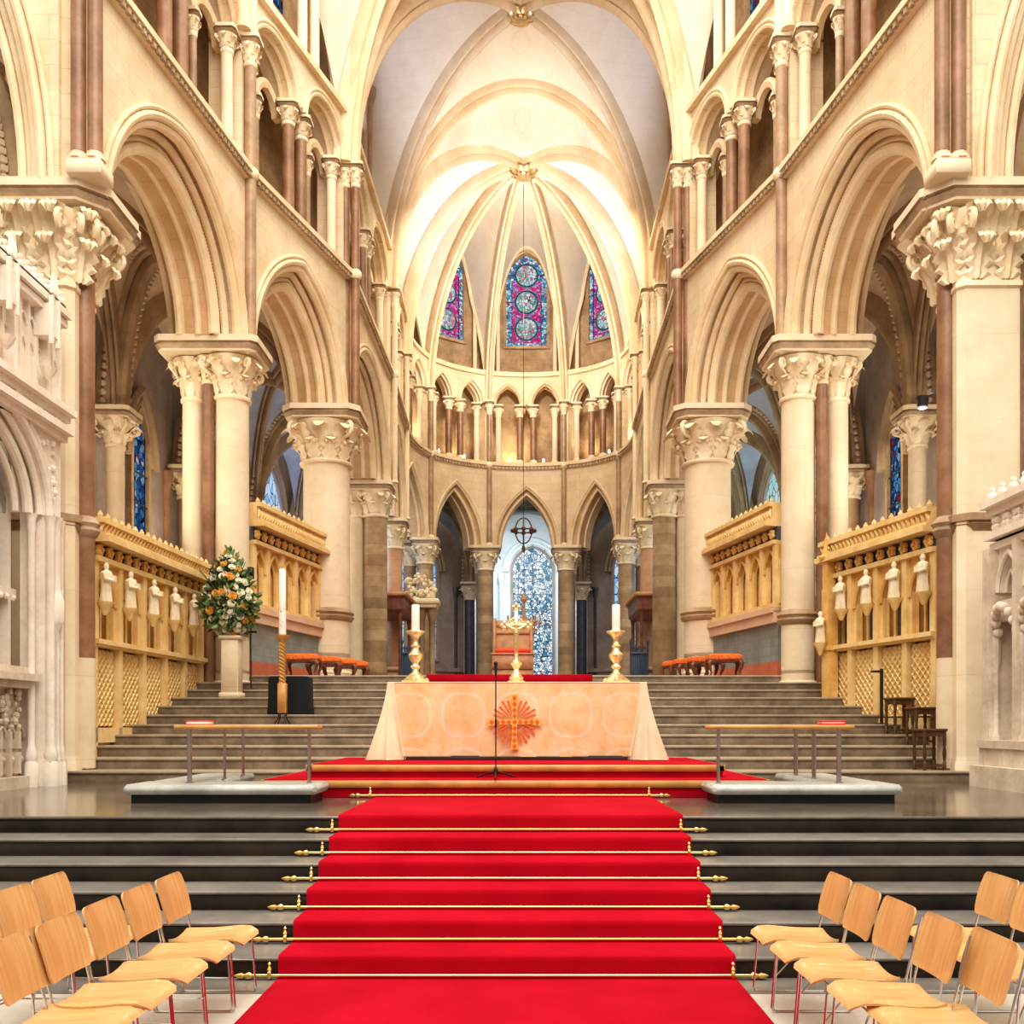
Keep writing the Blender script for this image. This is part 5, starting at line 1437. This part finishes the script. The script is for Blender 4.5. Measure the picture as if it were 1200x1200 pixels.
# ------------------------------------------------------------------ big white tomb on the left
t = thing('canopied_tomb', 'tall pale gothic canopied tomb at the left edge beside the nearest pier', 'tomb', (-6.78, 8.9*S, ZPF))
o0 = t.location.copy()
fr, Ln, nn = frame((-6.78, 7.05*S), (-6.78, 10.78*S), out=(-1, 0, 0))
fl = 1 if fr(1, 0, 0)[1] > fr(-1, 0, 0)[1] else -1
def F(u, z, n): p = fr(u*fl, z, n); return (p[0]-o0.x, p[1]-o0.y, p[2]-o0.z)
h2 = Ln/2
zsp = E+2.98; ua = 10.42*S-8.915*S; rise = 1.42
zmid = E+4.15; ztop = E+5.95
m = MB(); m.archwall(F, -h2, h2, zsp, zmid, ua, rise, .0, .0, .35, 18); m.fbox(F, ua, h2, ZPF, zsp, 0, .35); m.fbox(F, -h2, -ua, ZPF, zsp, 0, .35)
m.fbox(F, -h2, h2, zmid, ztop, .06, .35); m.build('front_wall', WHITE, t)
m = MB()
for o_, q_, r_ in ((.06, -.03, .06), (.18, -.03, .035), (-.04, .06, .05), (-.16, .16, .07), (-.28, .28, .05)): m.archroll(F, ua, rise, zsp, o_, q_, r_, 18, 0, 8)
m.build('arch_moulding', WHITE, t)
m = MB(); c = arch2d(ua, rise, .11, 22)
for (x, z) in c[::2]: m.fbox(F, x-.05, x+.05, zsp+z-.05, zsp+z+.05, -.06, .02)
m.build('square_flowers', GREYT, t, smooth=False)
m = MB()                                        # cornices
for z, e in ((zmid, .10), (zmid+.09, .20), (zmid+.28, .14), (zmid+.36, .24)): m.fbox(F, -h2, h2+.02, z, z+.10, -e, .2)
m.fbox(F, -h2, h2, zmid+.1, zmid+.3, -.06, .2)
for z, e in ((ztop-.12, .10), (ztop, .16), (ztop+.10, .08)): m.fbox(F, -h2, h2+.02, z, z+.10, -e, .3)
m.build('cornice', WHITE, t)
m = MB(); k = 9
for i in range(k):
    u = -h2+(i+.5)*Ln/k
    m = MB()
    for q in range(4): a = PI/4+PI/2*q; m.ball(F(u+.07*math.cos(a), zmid+.23+.07*math.sin(a), -.08), .055, 6, 4)
    m.build('carved_flower', WHITE, t)
m = MB(); m.fbox(F, -h2, h2, ztop+.17, ztop+.22, -.08, .02); k = 26
for i in range(k):
    u = -h2+(i+.5)*Ln/k; z = ztop+.2
    m.ball(F(u, z+.05, -.04), .06, 6, 4); m.ball(F(u, z+.15, -.04), .035, 6, 4)
m.build('cresting', WHITE, t)
m = MB()                                        # blind tracery
k = 22; zt0 = zmid+.48
for i in range(k+1):
    u = -h2+i*Ln/k; w = .045 if i % 4 == 0 else .022
    m.fbox(F, u-w, u+w, zt0, ztop-.1, -.05 if i % 4 == 0 else 0, .08)
    if i < k:
        m.archroll(F, Ln/k*.42, Ln/k*.7, ztop-.45, 0, .03, .018, 5, u+Ln/k/2, 5); m.archroll(F, Ln/k*.42, Ln/k*.6, zt0+.55, 0, .04, .014, 5, u+Ln/k/2, 5)
m.build('blind_tracery', WHITE, t)
for u in (h2-.62, h2-1.75, h2-2.9):              # hanging niches
    m = MB(); m.fbox(F, u-.10, u+.10, ztop-.50, ztop-.05, -.22, .03)
    for s in (-1, 1): m.fbox(F, u+s*.095-.02, u+s*.095+.02, ztop-.62, ztop+.05, -.24, -.18)
    m.lathe([(.02, -.14), (.06, -.10), (.10, -.02), (.12, .02)], F(u, ztop-.95, -.12), 8)
    for q in range(3): m.lathe([(.03, 0), (.035, .1), (.004, .3)], F(u-.06+.06*q, ztop+.1, -.2), 6)
    m.build('niche_canopy', WHITE, t)
m = MB()                                        # spandrel foliage
for i in range(60):
    s = 1; u = random.uniform(ua*.62, h2-.22); z = zsp+random.uniform(.15, zmid-zsp-.05)
    x = u/(ua+.22)
    if x < 1 and z-zsp < (rise+.2)*math.sqrt(max(0, 1-x*x))+.05: continue
    m.ball(F(u, z, -.01), random.uniform(.03, .06), 6, 4)
m.build('spandrel_foliage', WHITE, t)
m = MB()                                        # jamb shafts
for u, r_ in ((ua+.07, .06), (ua+.24, .045), (ua-.10, .05), (ua+.38, .04)):
    m.lathe([(r_*1.9, 0), (r_*1.9, .32), (r_*1.4, .36), (r_*1.7, .45), (r_*1.2, .55), (r_, .62), (r_, zsp-ZPF-.25), (r_*1.2, zsp-ZPF-.2), (r_*1.1, zsp-ZPF-.1), (r_*1.8, zsp-ZPF)], F(u, ZPF, -.05 if u > ua else .14), 10)
m.build('jamb_shafts', WHITE, t)
m = MB(); m.fbox(F, ua-.02, h2, ZPF, ZPF+.38, -.10, .2); m.build('base_course', WHITE, t)
m = MB(); pz = E+1.55
p = F(h2-.30, 0, -.06); m.lathe([(.03, .4), (.03, pz-ZPF-.35), (.06, pz-ZPF-.3), (.05, pz-ZPF-.2), (.11, pz-ZPF-.1), (.13, pz-ZPF-.05), (.13, pz-ZPF+.25), (.09, pz-ZPF+.32), (.075, pz-ZPF+.42), (.075, zsp-ZPF-.15), (.12, zsp-ZPF)], (p[0], p[1], 0), 8)
m.build('corbel_shaft', WHITE, t)
# recess
m = MB(); m.fbox(F, -h2, h2, ZPF, zmid+.3, 1.3, 1.4); m.build('recess_back', GREYT, t)
zsill = E+(850-790)*9.7/860
m = MB()
for i in range(9):
    u = -ua+.15+i*(2*ua-.3)/8; m.fbox(F, u-.035, u+.035, zsill+.1, zsp+1.0, .42, .55)
    m.archroll(F, (2*ua-.3)/16*.9, .42, zsp-.0, 0, .48, .03, 6, u+(2*ua-.3)/16 if i < 8 else u-(2*ua-.3)/16, 5)
m.fbox(F, -ua, ua, zsill+1.15, zsill+1.25, .40, .56)
for i in range(24): u = -ua+.1+i*(2*ua-.2)/23; m.ball(F(u, zsill+1.12, .40), .05, 6, 4)
m.build('tracery_grille', WHITE, t)
MB().fbox(F, -ua, ua, zsill+.1, zsp+1.1, .60, .62).build('dim_recess_panel', stone('dim_recess_stone', (.30, .25, .20), (.46, .40, .34), nscale=2), t)
m = MB()
for z, n_ in ((zsill-.16, .12), (zsill-.06, .02), (zsill+.04, .16)): m.fbox(F, -ua, ua-.06, z, z+.10, n_, 1.2)
m.build('tomb_ledge', GREYT, t)
m = MB(); m.fbox(F, -ua, ua-.10, ZPF, zsill-.15, .32, 1.2); k = 16
for i in range(k):
    u = -ua+.15+i*(2*ua-.4)/(k-1); bw = (2*ua-.4)/(k-1)
    for z0_, z1_ in ((ZPF+.55, zsill-.75), (ZPF+.2, ZPF+.5)):
        m.fbox(F, u-.035, u+.035, z0_, z1_, .22, .34)
    for q in range(7):
        m.ball(F(u+random.uniform(-.1, .1), zsill-.70+q*.08, .27), random.uniform(.04, .07), 6, 4)
    m.ball(F(u+bw/2, ZPF+.4, .29), .06, 6, 4); m.archroll(F, bw*.4, bw*.6, zsill-.85, 0, .28, .022, 5, u+bw/2, 5)
m.build('tomb_chest', GREYT, t)
m = MB(); m.fbox(F, -h2, ua-.02, ZPF, ZPF+.16, .12, 1.2); m.build('foot_step', GREYT, t)

# ------------------------------------------------------------------ grey tomb on the right edge
t = thing('canopied_tomb', 'carved grey-cream gothic tomb at the right edge beside the nearest pier', 'tomb', (6.72, 9.4*S, ZPF))
o0 = t.location.copy()
fr2, Ln, nn = frame((6.72, 8.2*S), (6.72, 10.45*S), out=(1, 0, 0))
fl2 = 1 if fr2(1, 0, 0)[1] > fr2(-1, 0, 0)[1] else -1
def F(u, z, n): p = fr2(u*fl2, z, n); return (p[0]-o0.x, p[1]-o0.y, p[2]-o0.z)
h2 = Ln/2; zt = E+2.62; zn = E+1.75
m = MB(); m.fbox(F, -h2, h2, ZPF, zt, .45, .6); m.build('back_panel', PALEW, t)
m = MB()
for z, e in ((zt-.14, .05), (zt, .14), (zt+.34, .10), (zt+.44, .2)): m.fbox(F, -h2, h2+.04, z, z+.10, -e, .6)
m.fbox(F, -h2, h2, zt, zt+.4, -.02, .6); m.build('cornice', WHITE, t)
m = MB(); k = 10
for i in range(k):
    u = -h2+(i+.5)*Ln/k
    m = MB()
    for q in range(4): a = PI/4+PI/2*q; m.ball(F(u+.065*math.cos(a), zt+.22+.065*math.sin(a), -.04), .055, 6, 4)
    m.build('carved_flower', WHITE, t)
    m = MB(); m.ball(F(u, zt+.6, -.1), .07, 6, 4); m.ball(F(u, zt+.69, -.1), .045, 6, 4); m.build('crest_knob', WHITE, t)
bwid = .75
m = MB(); c2 = MB(); s2 = MB()
for i in range(4):
    uc = h2-.42-i*bwid
    m.archwall(F, uc-bwid/2, uc+bwid/2, zt-.75, zt-.1, bwid*.38, .5, 0, .02, .3, 8, uc); m.archroll(F, bwid*.38, .5, zt-.75, .03, 0, .035, 8, uc, 6)
    for s in (-1, 1): m.archroll(F, bwid*.17, .3, zt-.75, 0, .1, .02, 6, uc+s*bwid*.19, 5)
    for q in range(9):
        a = PI*q/8; c2.ball(F(uc+.26*math.cos(a), zn-.45+.34*math.sin(a), -.02-.1*math.sin(a)), .075, 6, 5)
    c2.fbox(F, uc-.3, uc+.3, zn-.30, zn-.0, .0, .3)
    for s in (-1, 1):
        p = F(uc+s*.31, 0, -.02); b0 = ZPF-ZPF
        s2.lathe([(.07, .55), (.07, .72), (.035, .78), (.035, zn-ZPF-.95), (.06, zn-ZPF-.85), (.055, zn-ZPF-.5)], (p[0], p[1], 0), 8)
    for s in ((-1, 1) if i == 3 else (1,)): s2.fbox(F, uc+s*.375-.05, uc+s*.375+.05, ZPF+.4, zt-.11, -.12, .25)
m.build('tracery_arches', WHITE, t); c2.build('niche_canopies', GREYT, t); s2.build('slim_shafts', GREYT, t)
m = MB()
for z0_, z1_, e in ((0, .3, .30), (.3, .55, .16), (.55, .66, .2)): m.fbox(F, -h2, h2+.12, ZPF+z0_, ZPF+z1_, -e, .5)
m.fbox(F, h2+.01, h2+.08, ZPF, zt-.12, -.13, .5)
m.build('base_steps', GREYT, t)

# ------------------------------------------------------------------ things in the far chapel
d = 20.; p = U(601, 850, d); p.z = ZTF+.002
t = thing('throne', 'broad pale wooden throne with a red cushion behind the altar crucifix', 'chair', p)
m = MB(); hw = .56
m.bbox(-hw, hw, .30, .40, 0, 1.80, .02); m.bbox(-hw, -hw+.10, .25, .45, 0, 1.86, .02); m.bbox(hw-.10, hw, .25, .45, 0, 1.86, .02); m.build('back_panel', TWOOD, t)
m = MB()
for s in (-1, 1):
    for q in range(12): a0 = PI*q/11; m.ball((s*.26+.22*math.cos(a0), .30, 1.74-.12*math.sin(a0)), .045, 6, 4)
m.bbox(-hw+.1, hw-.1, .26, .30, 1.42, 1.50, .01); m.build('carved_crest', TWOOD, t)
m = MB(); m.bbox(-hw, hw, -.35, .28, .42, .80, .02); m.bbox(-hw-.03, hw+.03, -.38, .28, .80, .86, .02); m.bbox(-hw, hw, -.3, .25, 0, .42, .02); m.build('seat_box', TWOOD, t)
for s in (-1, 1):
    m = MB(); m.bbox(s*hw-.06, s*hw+.06, -.34, .3, .86, 1.12, .02); m.build('armrest', TWOOD, t) if False else None
m = MB(); m.bbox(-hw+.08, hw-.08, -.35, .24, .86, .97, .04); m.build('cushion', REDC, t)

for sd, sg in (('left', -1), ('right', 1)):
    d = 27.8; X = -4.95 if sg < 0 else 4.85
    t = thing('tomb_canopy', 'dark wooden tomb canopy on posts between the %s columns beyond the altar' % sd, 'canopy', (X, d*S, ZTF+.001))
    m = MB(); hh = E+4.1-ZTF
    R = [[(-.55, -1.5, hh), (.55, -1.5, hh), (.55, 1.5, hh), (-.55, 1.5, hh)], [(-.66, -1.6, hh+.12), (.66, -1.6, hh+.12), (.66, 1.6, hh+.12), (-.66, 1.6, hh+.12)], [(-.66, -1.6, hh+.5), (.66, -1.6, hh+.5), (.66, 1.6, hh+.5), (-.66, 1.6, hh+.5)], [(-.74, -1.7, hh+.6), (.74, -1.7, hh+.6), (.74, 1.7, hh+.6), (-.74, 1.7, hh+.6)]]
    m.rings(R, True); m.build('tester', MWOOD, t)
    m = MB()
    for k in range(20): m.ball((-.74 if sg > 0 else .74, -1.6+3.2*k/19, hh+.66), .09, 6, 4); m.ball((-.7+1.4*k/19, -1.7, hh+.66), .08, 6, 4)
    m.build('crest', TWOOD, t)
    for sx in (-1, 1):
        for sy in (-1, 1): m = MB(); m.lathe([(.1, 0), (.1, .3), (.06, .4), (.06, hh-.2), (.1, hh)], (sx*.5, sy*1.4, 0), 10); m.build('post', MWOOD, t)
    m = MB(); m.bbox(-.5, .5, -1.2, 1.2, 0, .9, .03); m.bbox(-.56, .56, -1.3, 1.3, .9, 1.05, .04); m.build('tomb_chest', ROSEM, t)
    t = thing('iron_railing', 'blue-black iron railing in front of the %s tomb beyond the altar' % sd, 'railing', ((U(481, 0, 26.2).x if sg < 0 else U(749, 0, 26.2).x), 26.2*S, ZTF+.001))
    m = MB()
    for k in range(9): m.tube([(-.28+.07*k, .0+.2*k*0, 0), (-.28+.07*k, 0, 1.62)], .018, 6); m.lathe([(.018, 1.6), (.035, 1.66), (.0, 1.78)], (-.28+.07*k, 0, 0), 6)
    m.build('bars', IRONB, t)
    m = MB(); m.bbox(-.32, .32, -.03, .03, 1.45, 1.52, .01); m.bbox(-.32, .32, -.03, .03, .1, .17, .01); m.bbox(-.32, .32, .02, .05, .0, 1.45, .005); m.build('rails', IRONB, t)
    for s in (-1, 1): m = MB(); m.lathe([(.05, 0), (.05, .1), (.03, .15), (.03, 1.8), (.06, 1.86), (.06, 1.92), (.02, 2.0)], (s*.30, 0, 0), 8); m.build('standard', IRONB, t)
# carved monument left of the apse
d = 29.0; p = U(494, 850, d); p.z = ZTF+.001
t = thing('carved_monument', 'carved stone monument on small columns with scrolled crest, left of the apse', 'monument', p)
z = lambda py: E+(850-py)*d/860-ZTF
m = MB()
for x in (-.0, .42): m.lathe([(.16, 0), (.16, .3), (.12, .4), (.12, z(728)), (.14, z(727)), (.22, z(716)), (.22, z(713))], (x, 0, 0), 12)
m.build('columns', MARB2, t)
m = MB(); m.bbox(-.55, .62, -.4, .5, z(713), z(709), .02); m.bbox(-.68, .72, -.5, .5, z(709), z(703), .03); m.build('cornice', CARVE, t)
m = MB(); random.seed(3)
for k in range(70):
    a = random.uniform(0, 2*PI); r_ = random.uniform(.2, .58); m.ball((-.12+r_*math.cos(a), -.1+random.uniform(-.1, .1), (z(688))+r_*.92*math.sin(a)), random.uniform(.05, .10), 6, 4)
m.bbox(.30, .55, -.15, .1, z(703), z(690), .02); m.ball((.52, -.1, z(692)), .12, 8, 6); m.build('scrolled_crest', CARVE, t)
m = MB(); m.bbox(-.5, .0, .1, .5, 0, z(713), .02); m.build('back_slab', TWOOD, t)

# hanging cord, lamp and chandelier
d = 28.4
t = thing('hanging_lamp', 'small iron hanging ornament on a long thin cord below the apse boss', 'lamp', (BOSS2.x, d*S, E+(850-655)*d/860))
zt = BOSS2.z-.75-t.location.z; zc = (655-622)*d/860
MB().tube([(0, 0, zc), (0, 0, zt)], .012, 6).build('cord', BLACK, t)
m = MB()
for k in range(4): a = PI/2*k; m.tube([(.32*math.cos(a)*math.sin(q*PI/8), .32*math.sin(a)*math.sin(q*PI/8), zc+.5*math.cos(q*PI/8)) for q in range(9)], .028, 6)
for k in range(8): a = PI/4*k; m.ball((.42*math.cos(a), .42*math.sin(a), zc), .09, 8, 6)
m.tube([(.42*math.cos(2*PI*k/24), .42*math.sin(2*PI*k/24), zc) for k in range(24)], .03, 6, closed=True)
m.lathe([(.02, zc-.85), (.08, zc-.7), (.03, zc-.55), (.03, zc+.5)], (0, 0, 0), 8)
m.build('iron_crown', DWOOD, t)
d = 27.6
p = U(614, 745, d)
t = thing('chandelier', 'branched brass chandelier hanging in front of the chapel window', 'chandelier', p)
m = MB(); m.lathe([(.02, -.35), (.14, -.2), (.05, -.05), (.1, .1), (.22, .35), (.22, .5), (.07, .75), (.04, 1.2), (.12, 1.35), (.03, 1.6)], (0, 0, 0), 14); m.build('stem', TWOOD, t)
for k in range(8):
    a = 2*PI*k/8; m = MB(); c, s_ = math.cos(a), math.sin(a)
    m.tube([(.15*c, .15*s_, .35), (.35*c, .35*s_, .15), (.55*c, .55*s_, .25), (.6*c, .6*s_, .45)], .025, 6); m.lathe([(.02, .43), (.09, .47), (.09, .5), (.03, .52), (.03, .72), (.01, .78)], (.6*c, .6*s_, 0), 8); m.build('branch', TWOOD, t)
m = MB(); m.tube([(0, 0, 1.58), (0, 0, 3.0)], .015, 6); m.build('rod', BLACK, t)
# small wall lamps
for px, py, d, lab in ((1081, 478, 14.6, 'small black spotlight with a glowing lens in the right aisle'),):
    p = U(px, py, d); t = thing('spotlight', lab, 'lamp', p)
    m = MB(); m.lathe([(.05, 0), (.10, .02), (.12, .22), (.09, .24)], (0, 0, 0), 12); m.build('housing', BLACK, t)
    m = MB(); m.tube([(0, 0, .2), (.25, .1, .32)], .02, 6); m.build('bracket', BLACK, t)
    mm, nt, b = nodemat('lamp_glow'); b.inputs['Emission Color'].default_value = (1, .95, .85, 1); b.inputs['Emission Strength'].default_value = 6
    m = MB(); m.lathe([(.085, -.004), (.06, -.02), (.0, -.03)], (0, 0, 0), 12); m.build('lens', mm, t)
# small candles of the gallery ledge
gl = bpy.data.materials['lamp_glow']
for k, (px, py) in enumerate(((515, 527), (545, 533), (598, 536), (636, 537), (713, 526))):
    p = Vector((U(px, 0, 33.0).x, 0, ZST+.31)); 
    v = None
    # put on the ledge of the bay under that pixel
    best = None
    for nm, i, (fr, Ln, nn) in BAYS:
        if i < 5: continue
        for q in range(-20, 21):
            w = fr(q/20*Ln/2, 0, -.02)
            e = abs(612+w[0]*S*860/w[1]-px)
            if best is None or e < best[0]: best = (e, w)
    w = best[1]
    t = thing('gallery_light', 'tiny white light on the apse gallery ledge, %s from the left' % ORD[k], 'light', (w[0], w[1], ZST+.301), 0, 'tiny lights on the gallery ledge')
    m = MB(); m.lathe([(.06, 0), (.06, .04), (.05, .05)], (0, 0, 0), 8); m.build('holder', BRASS, t)
    m = MB(); m.lathe([(.045, .05), (.045, .16), (.02, .2)], (0, 0, 0), 8); m.build('bulb', gl, t)

# ------------------------------------------------------------------ lights, world, camera
def area(name, loc, target, size, power, col=(1, .88, .70), sy=None):
    l = bpy.data.lights.new(name, 'AREA'); l.energy = power; l.color = col; l.size = size
    if sy: l.shape = 'RECTANGLE'; l.size_y = sy
    o = bpy.data.objects.new(name, l); COL.objects.link(o); o.location = loc
    o.rotation_euler = (Vector(target)-Vector(loc)).to_track_quat('-Z', 'Y').to_euler()
    return o
def spot(name, loc, target, power, ang, col=(1, .88, .68), blend=.6, r=.3):
    l = bpy.data.lights.new(name, 'SPOT'); l.energy = power; l.color = col; l.spot_size = math.radians(ang); l.spot_blend = blend; l.shadow_soft_size = r
    o = bpy.data.objects.new(name, l); COL.objects.link(o); o.location = loc
    o.rotation_euler = (Vector(target)-Vector(loc)).to_track_quat('-Z', 'Y').to_euler(); return o
w = bpy.data.worlds.new('ambient_fill'); sc.world = w; w.use_nodes = True  # unseen ambient fill, brighter overhead so treads are lit and risers stay dark
bg = w.node_tree.nodes['Background']; bg.inputs['Strength'].default_value = 1.0
wt = N(w.node_tree, 'ShaderNodeTexCoord'); wsp = N(w.node_tree, 'ShaderNodeSeparateXYZ'); L(w.node_tree, wt.outputs['Generated'], wsp.inputs[0])
L(w.node_tree, ramp(w.node_tree, wsp.outputs[2], [(0.0, (.30, .26, .21)), (.12, (.42, .37, .30)), (.5, (1.4, 1.28, 1.08)), (1.0, (2.1, 1.95, 1.7))]), bg.inputs['Color'])
area('nave_fill', (0, 4, 19), (0, 26, 7), 14, 3600, (1, .94, .87))  # added fill lamp high above the camera, aimed towards the altar
area('crossing_fill', (0, 19, 24), (0, 21, 0), 8, 1800, (1, .94, .85), 10)  # added soft overhead fill where the vault is left open
spot('vault_fill', (0, 27.0, 17.0), (0, 35.5, 24), 800, 75, (1, .94, .86))  # added lamp that brightens the vault, no fitting modelled
spot('vault_spotlight', (0, 30.0, 17.5), (0, 35.6, 23.6), 800, 32, (1, .96, .88), .35)
spot('apse_fill', (0, 33.5, 15), (0, 38.0, 24), 1700, 100, (1, .94, .87))  # added lamp that warms and brightens the apse vault
spot('apse_wall_fill', (0, 37.0, 17.6), (0, 45.5, 22.5), 2300, 130, (1, .95, .89))  # added lamp brightening the vault and wall around the apse windows
area('chapel_light', (0, 33.5*1, 19.5), (0, 40, 6), 6, 900, (1, .86, .66))
for sg, col in ((-1, (1, .86, .68)), (1, (1, .92, .80))):
    for d in (14.2, 19.0, 24):
        area('aisle_vault_fill', (sg*8.4, d*S+.5, 5.6), (sg*8.2, d*S+.3, 13), 1.6, 130, col)  # added lamp pointing up to lift the dark aisle vault
        area('aisle_fill', (sg*8.6, d*S, 9.6), (sg*7.0, d*S+1, 4), 1.8, 70, col)  # added warm fill inside the aisle, not tied to a window
    area('aisle_window_fill', (sg*7.6, 27.2*S, 7.5), (sg*9.4, 27.6*S, 10.2), 1.6, 160, (.55, .70, 1) if sg < 0 else (.6, .9, .95))  # added coloured lamp aimed at the wall to brighten it around the window
    area('aisle_window_fill', (sg*8.9, 29*S, 9), (sg*5, 31*S, 6), 2.5, 220, (.68, .80, 1))
    area('ambulatory_light', (sg*5.5, 35.3*S, 11), (sg*3.5, 34.8*S, 5), 1.6, 70, (.66, .78, 1))
area('corona_light', (.1, 42*S, 12), (.1, 45.5*S, 6), 3.5, 480, (.86, .96, 1))
for sg in (-1, 1):
    for d in (22.2, 27.2): area('clerestory_light', (sg*5.0, d*S, E+18.6), (sg*2.4, d*S, E+20.6), 1.3, 70, (.62, .70, 1))
    for d in (30.9, 33.0): spot('gallery_light', (sg*(4.9 if d < 32 else 3.0), d*S+1.0, ZST+.5), (sg*(5.4 if d < 32 else 3.2), d*S+1.8, ZCL-.8), 130, 120, (1, .78, .48))
spot('gallery_light', (-.4, 34.3*S, ZST+.5), (-.4, 35.2*S, ZCL-1), 220, 130, (1, .8, .5))
cam = bpy.data.cameras.new('camera'); co = bpy.data.objects.new('camera', cam); COL.objects.link(co)
co.location = (0, 0, E); co.rotation_euler = (PI/2, 0, 0)
cam.sensor_width = 36; cam.lens = 1150/1200*36
cam.shift_x = -.01; cam.shift_y = 250/1200.; cam.clip_end = 300; cam.clip_start = .05
sc.camera = co
sc.view_settings.view_transform = 'Standard'; sc.view_settings.exposure = -0.30
try: sc.view_settings.look = 'Medium High Contrast'
except Exception as ex: print('look', ex)
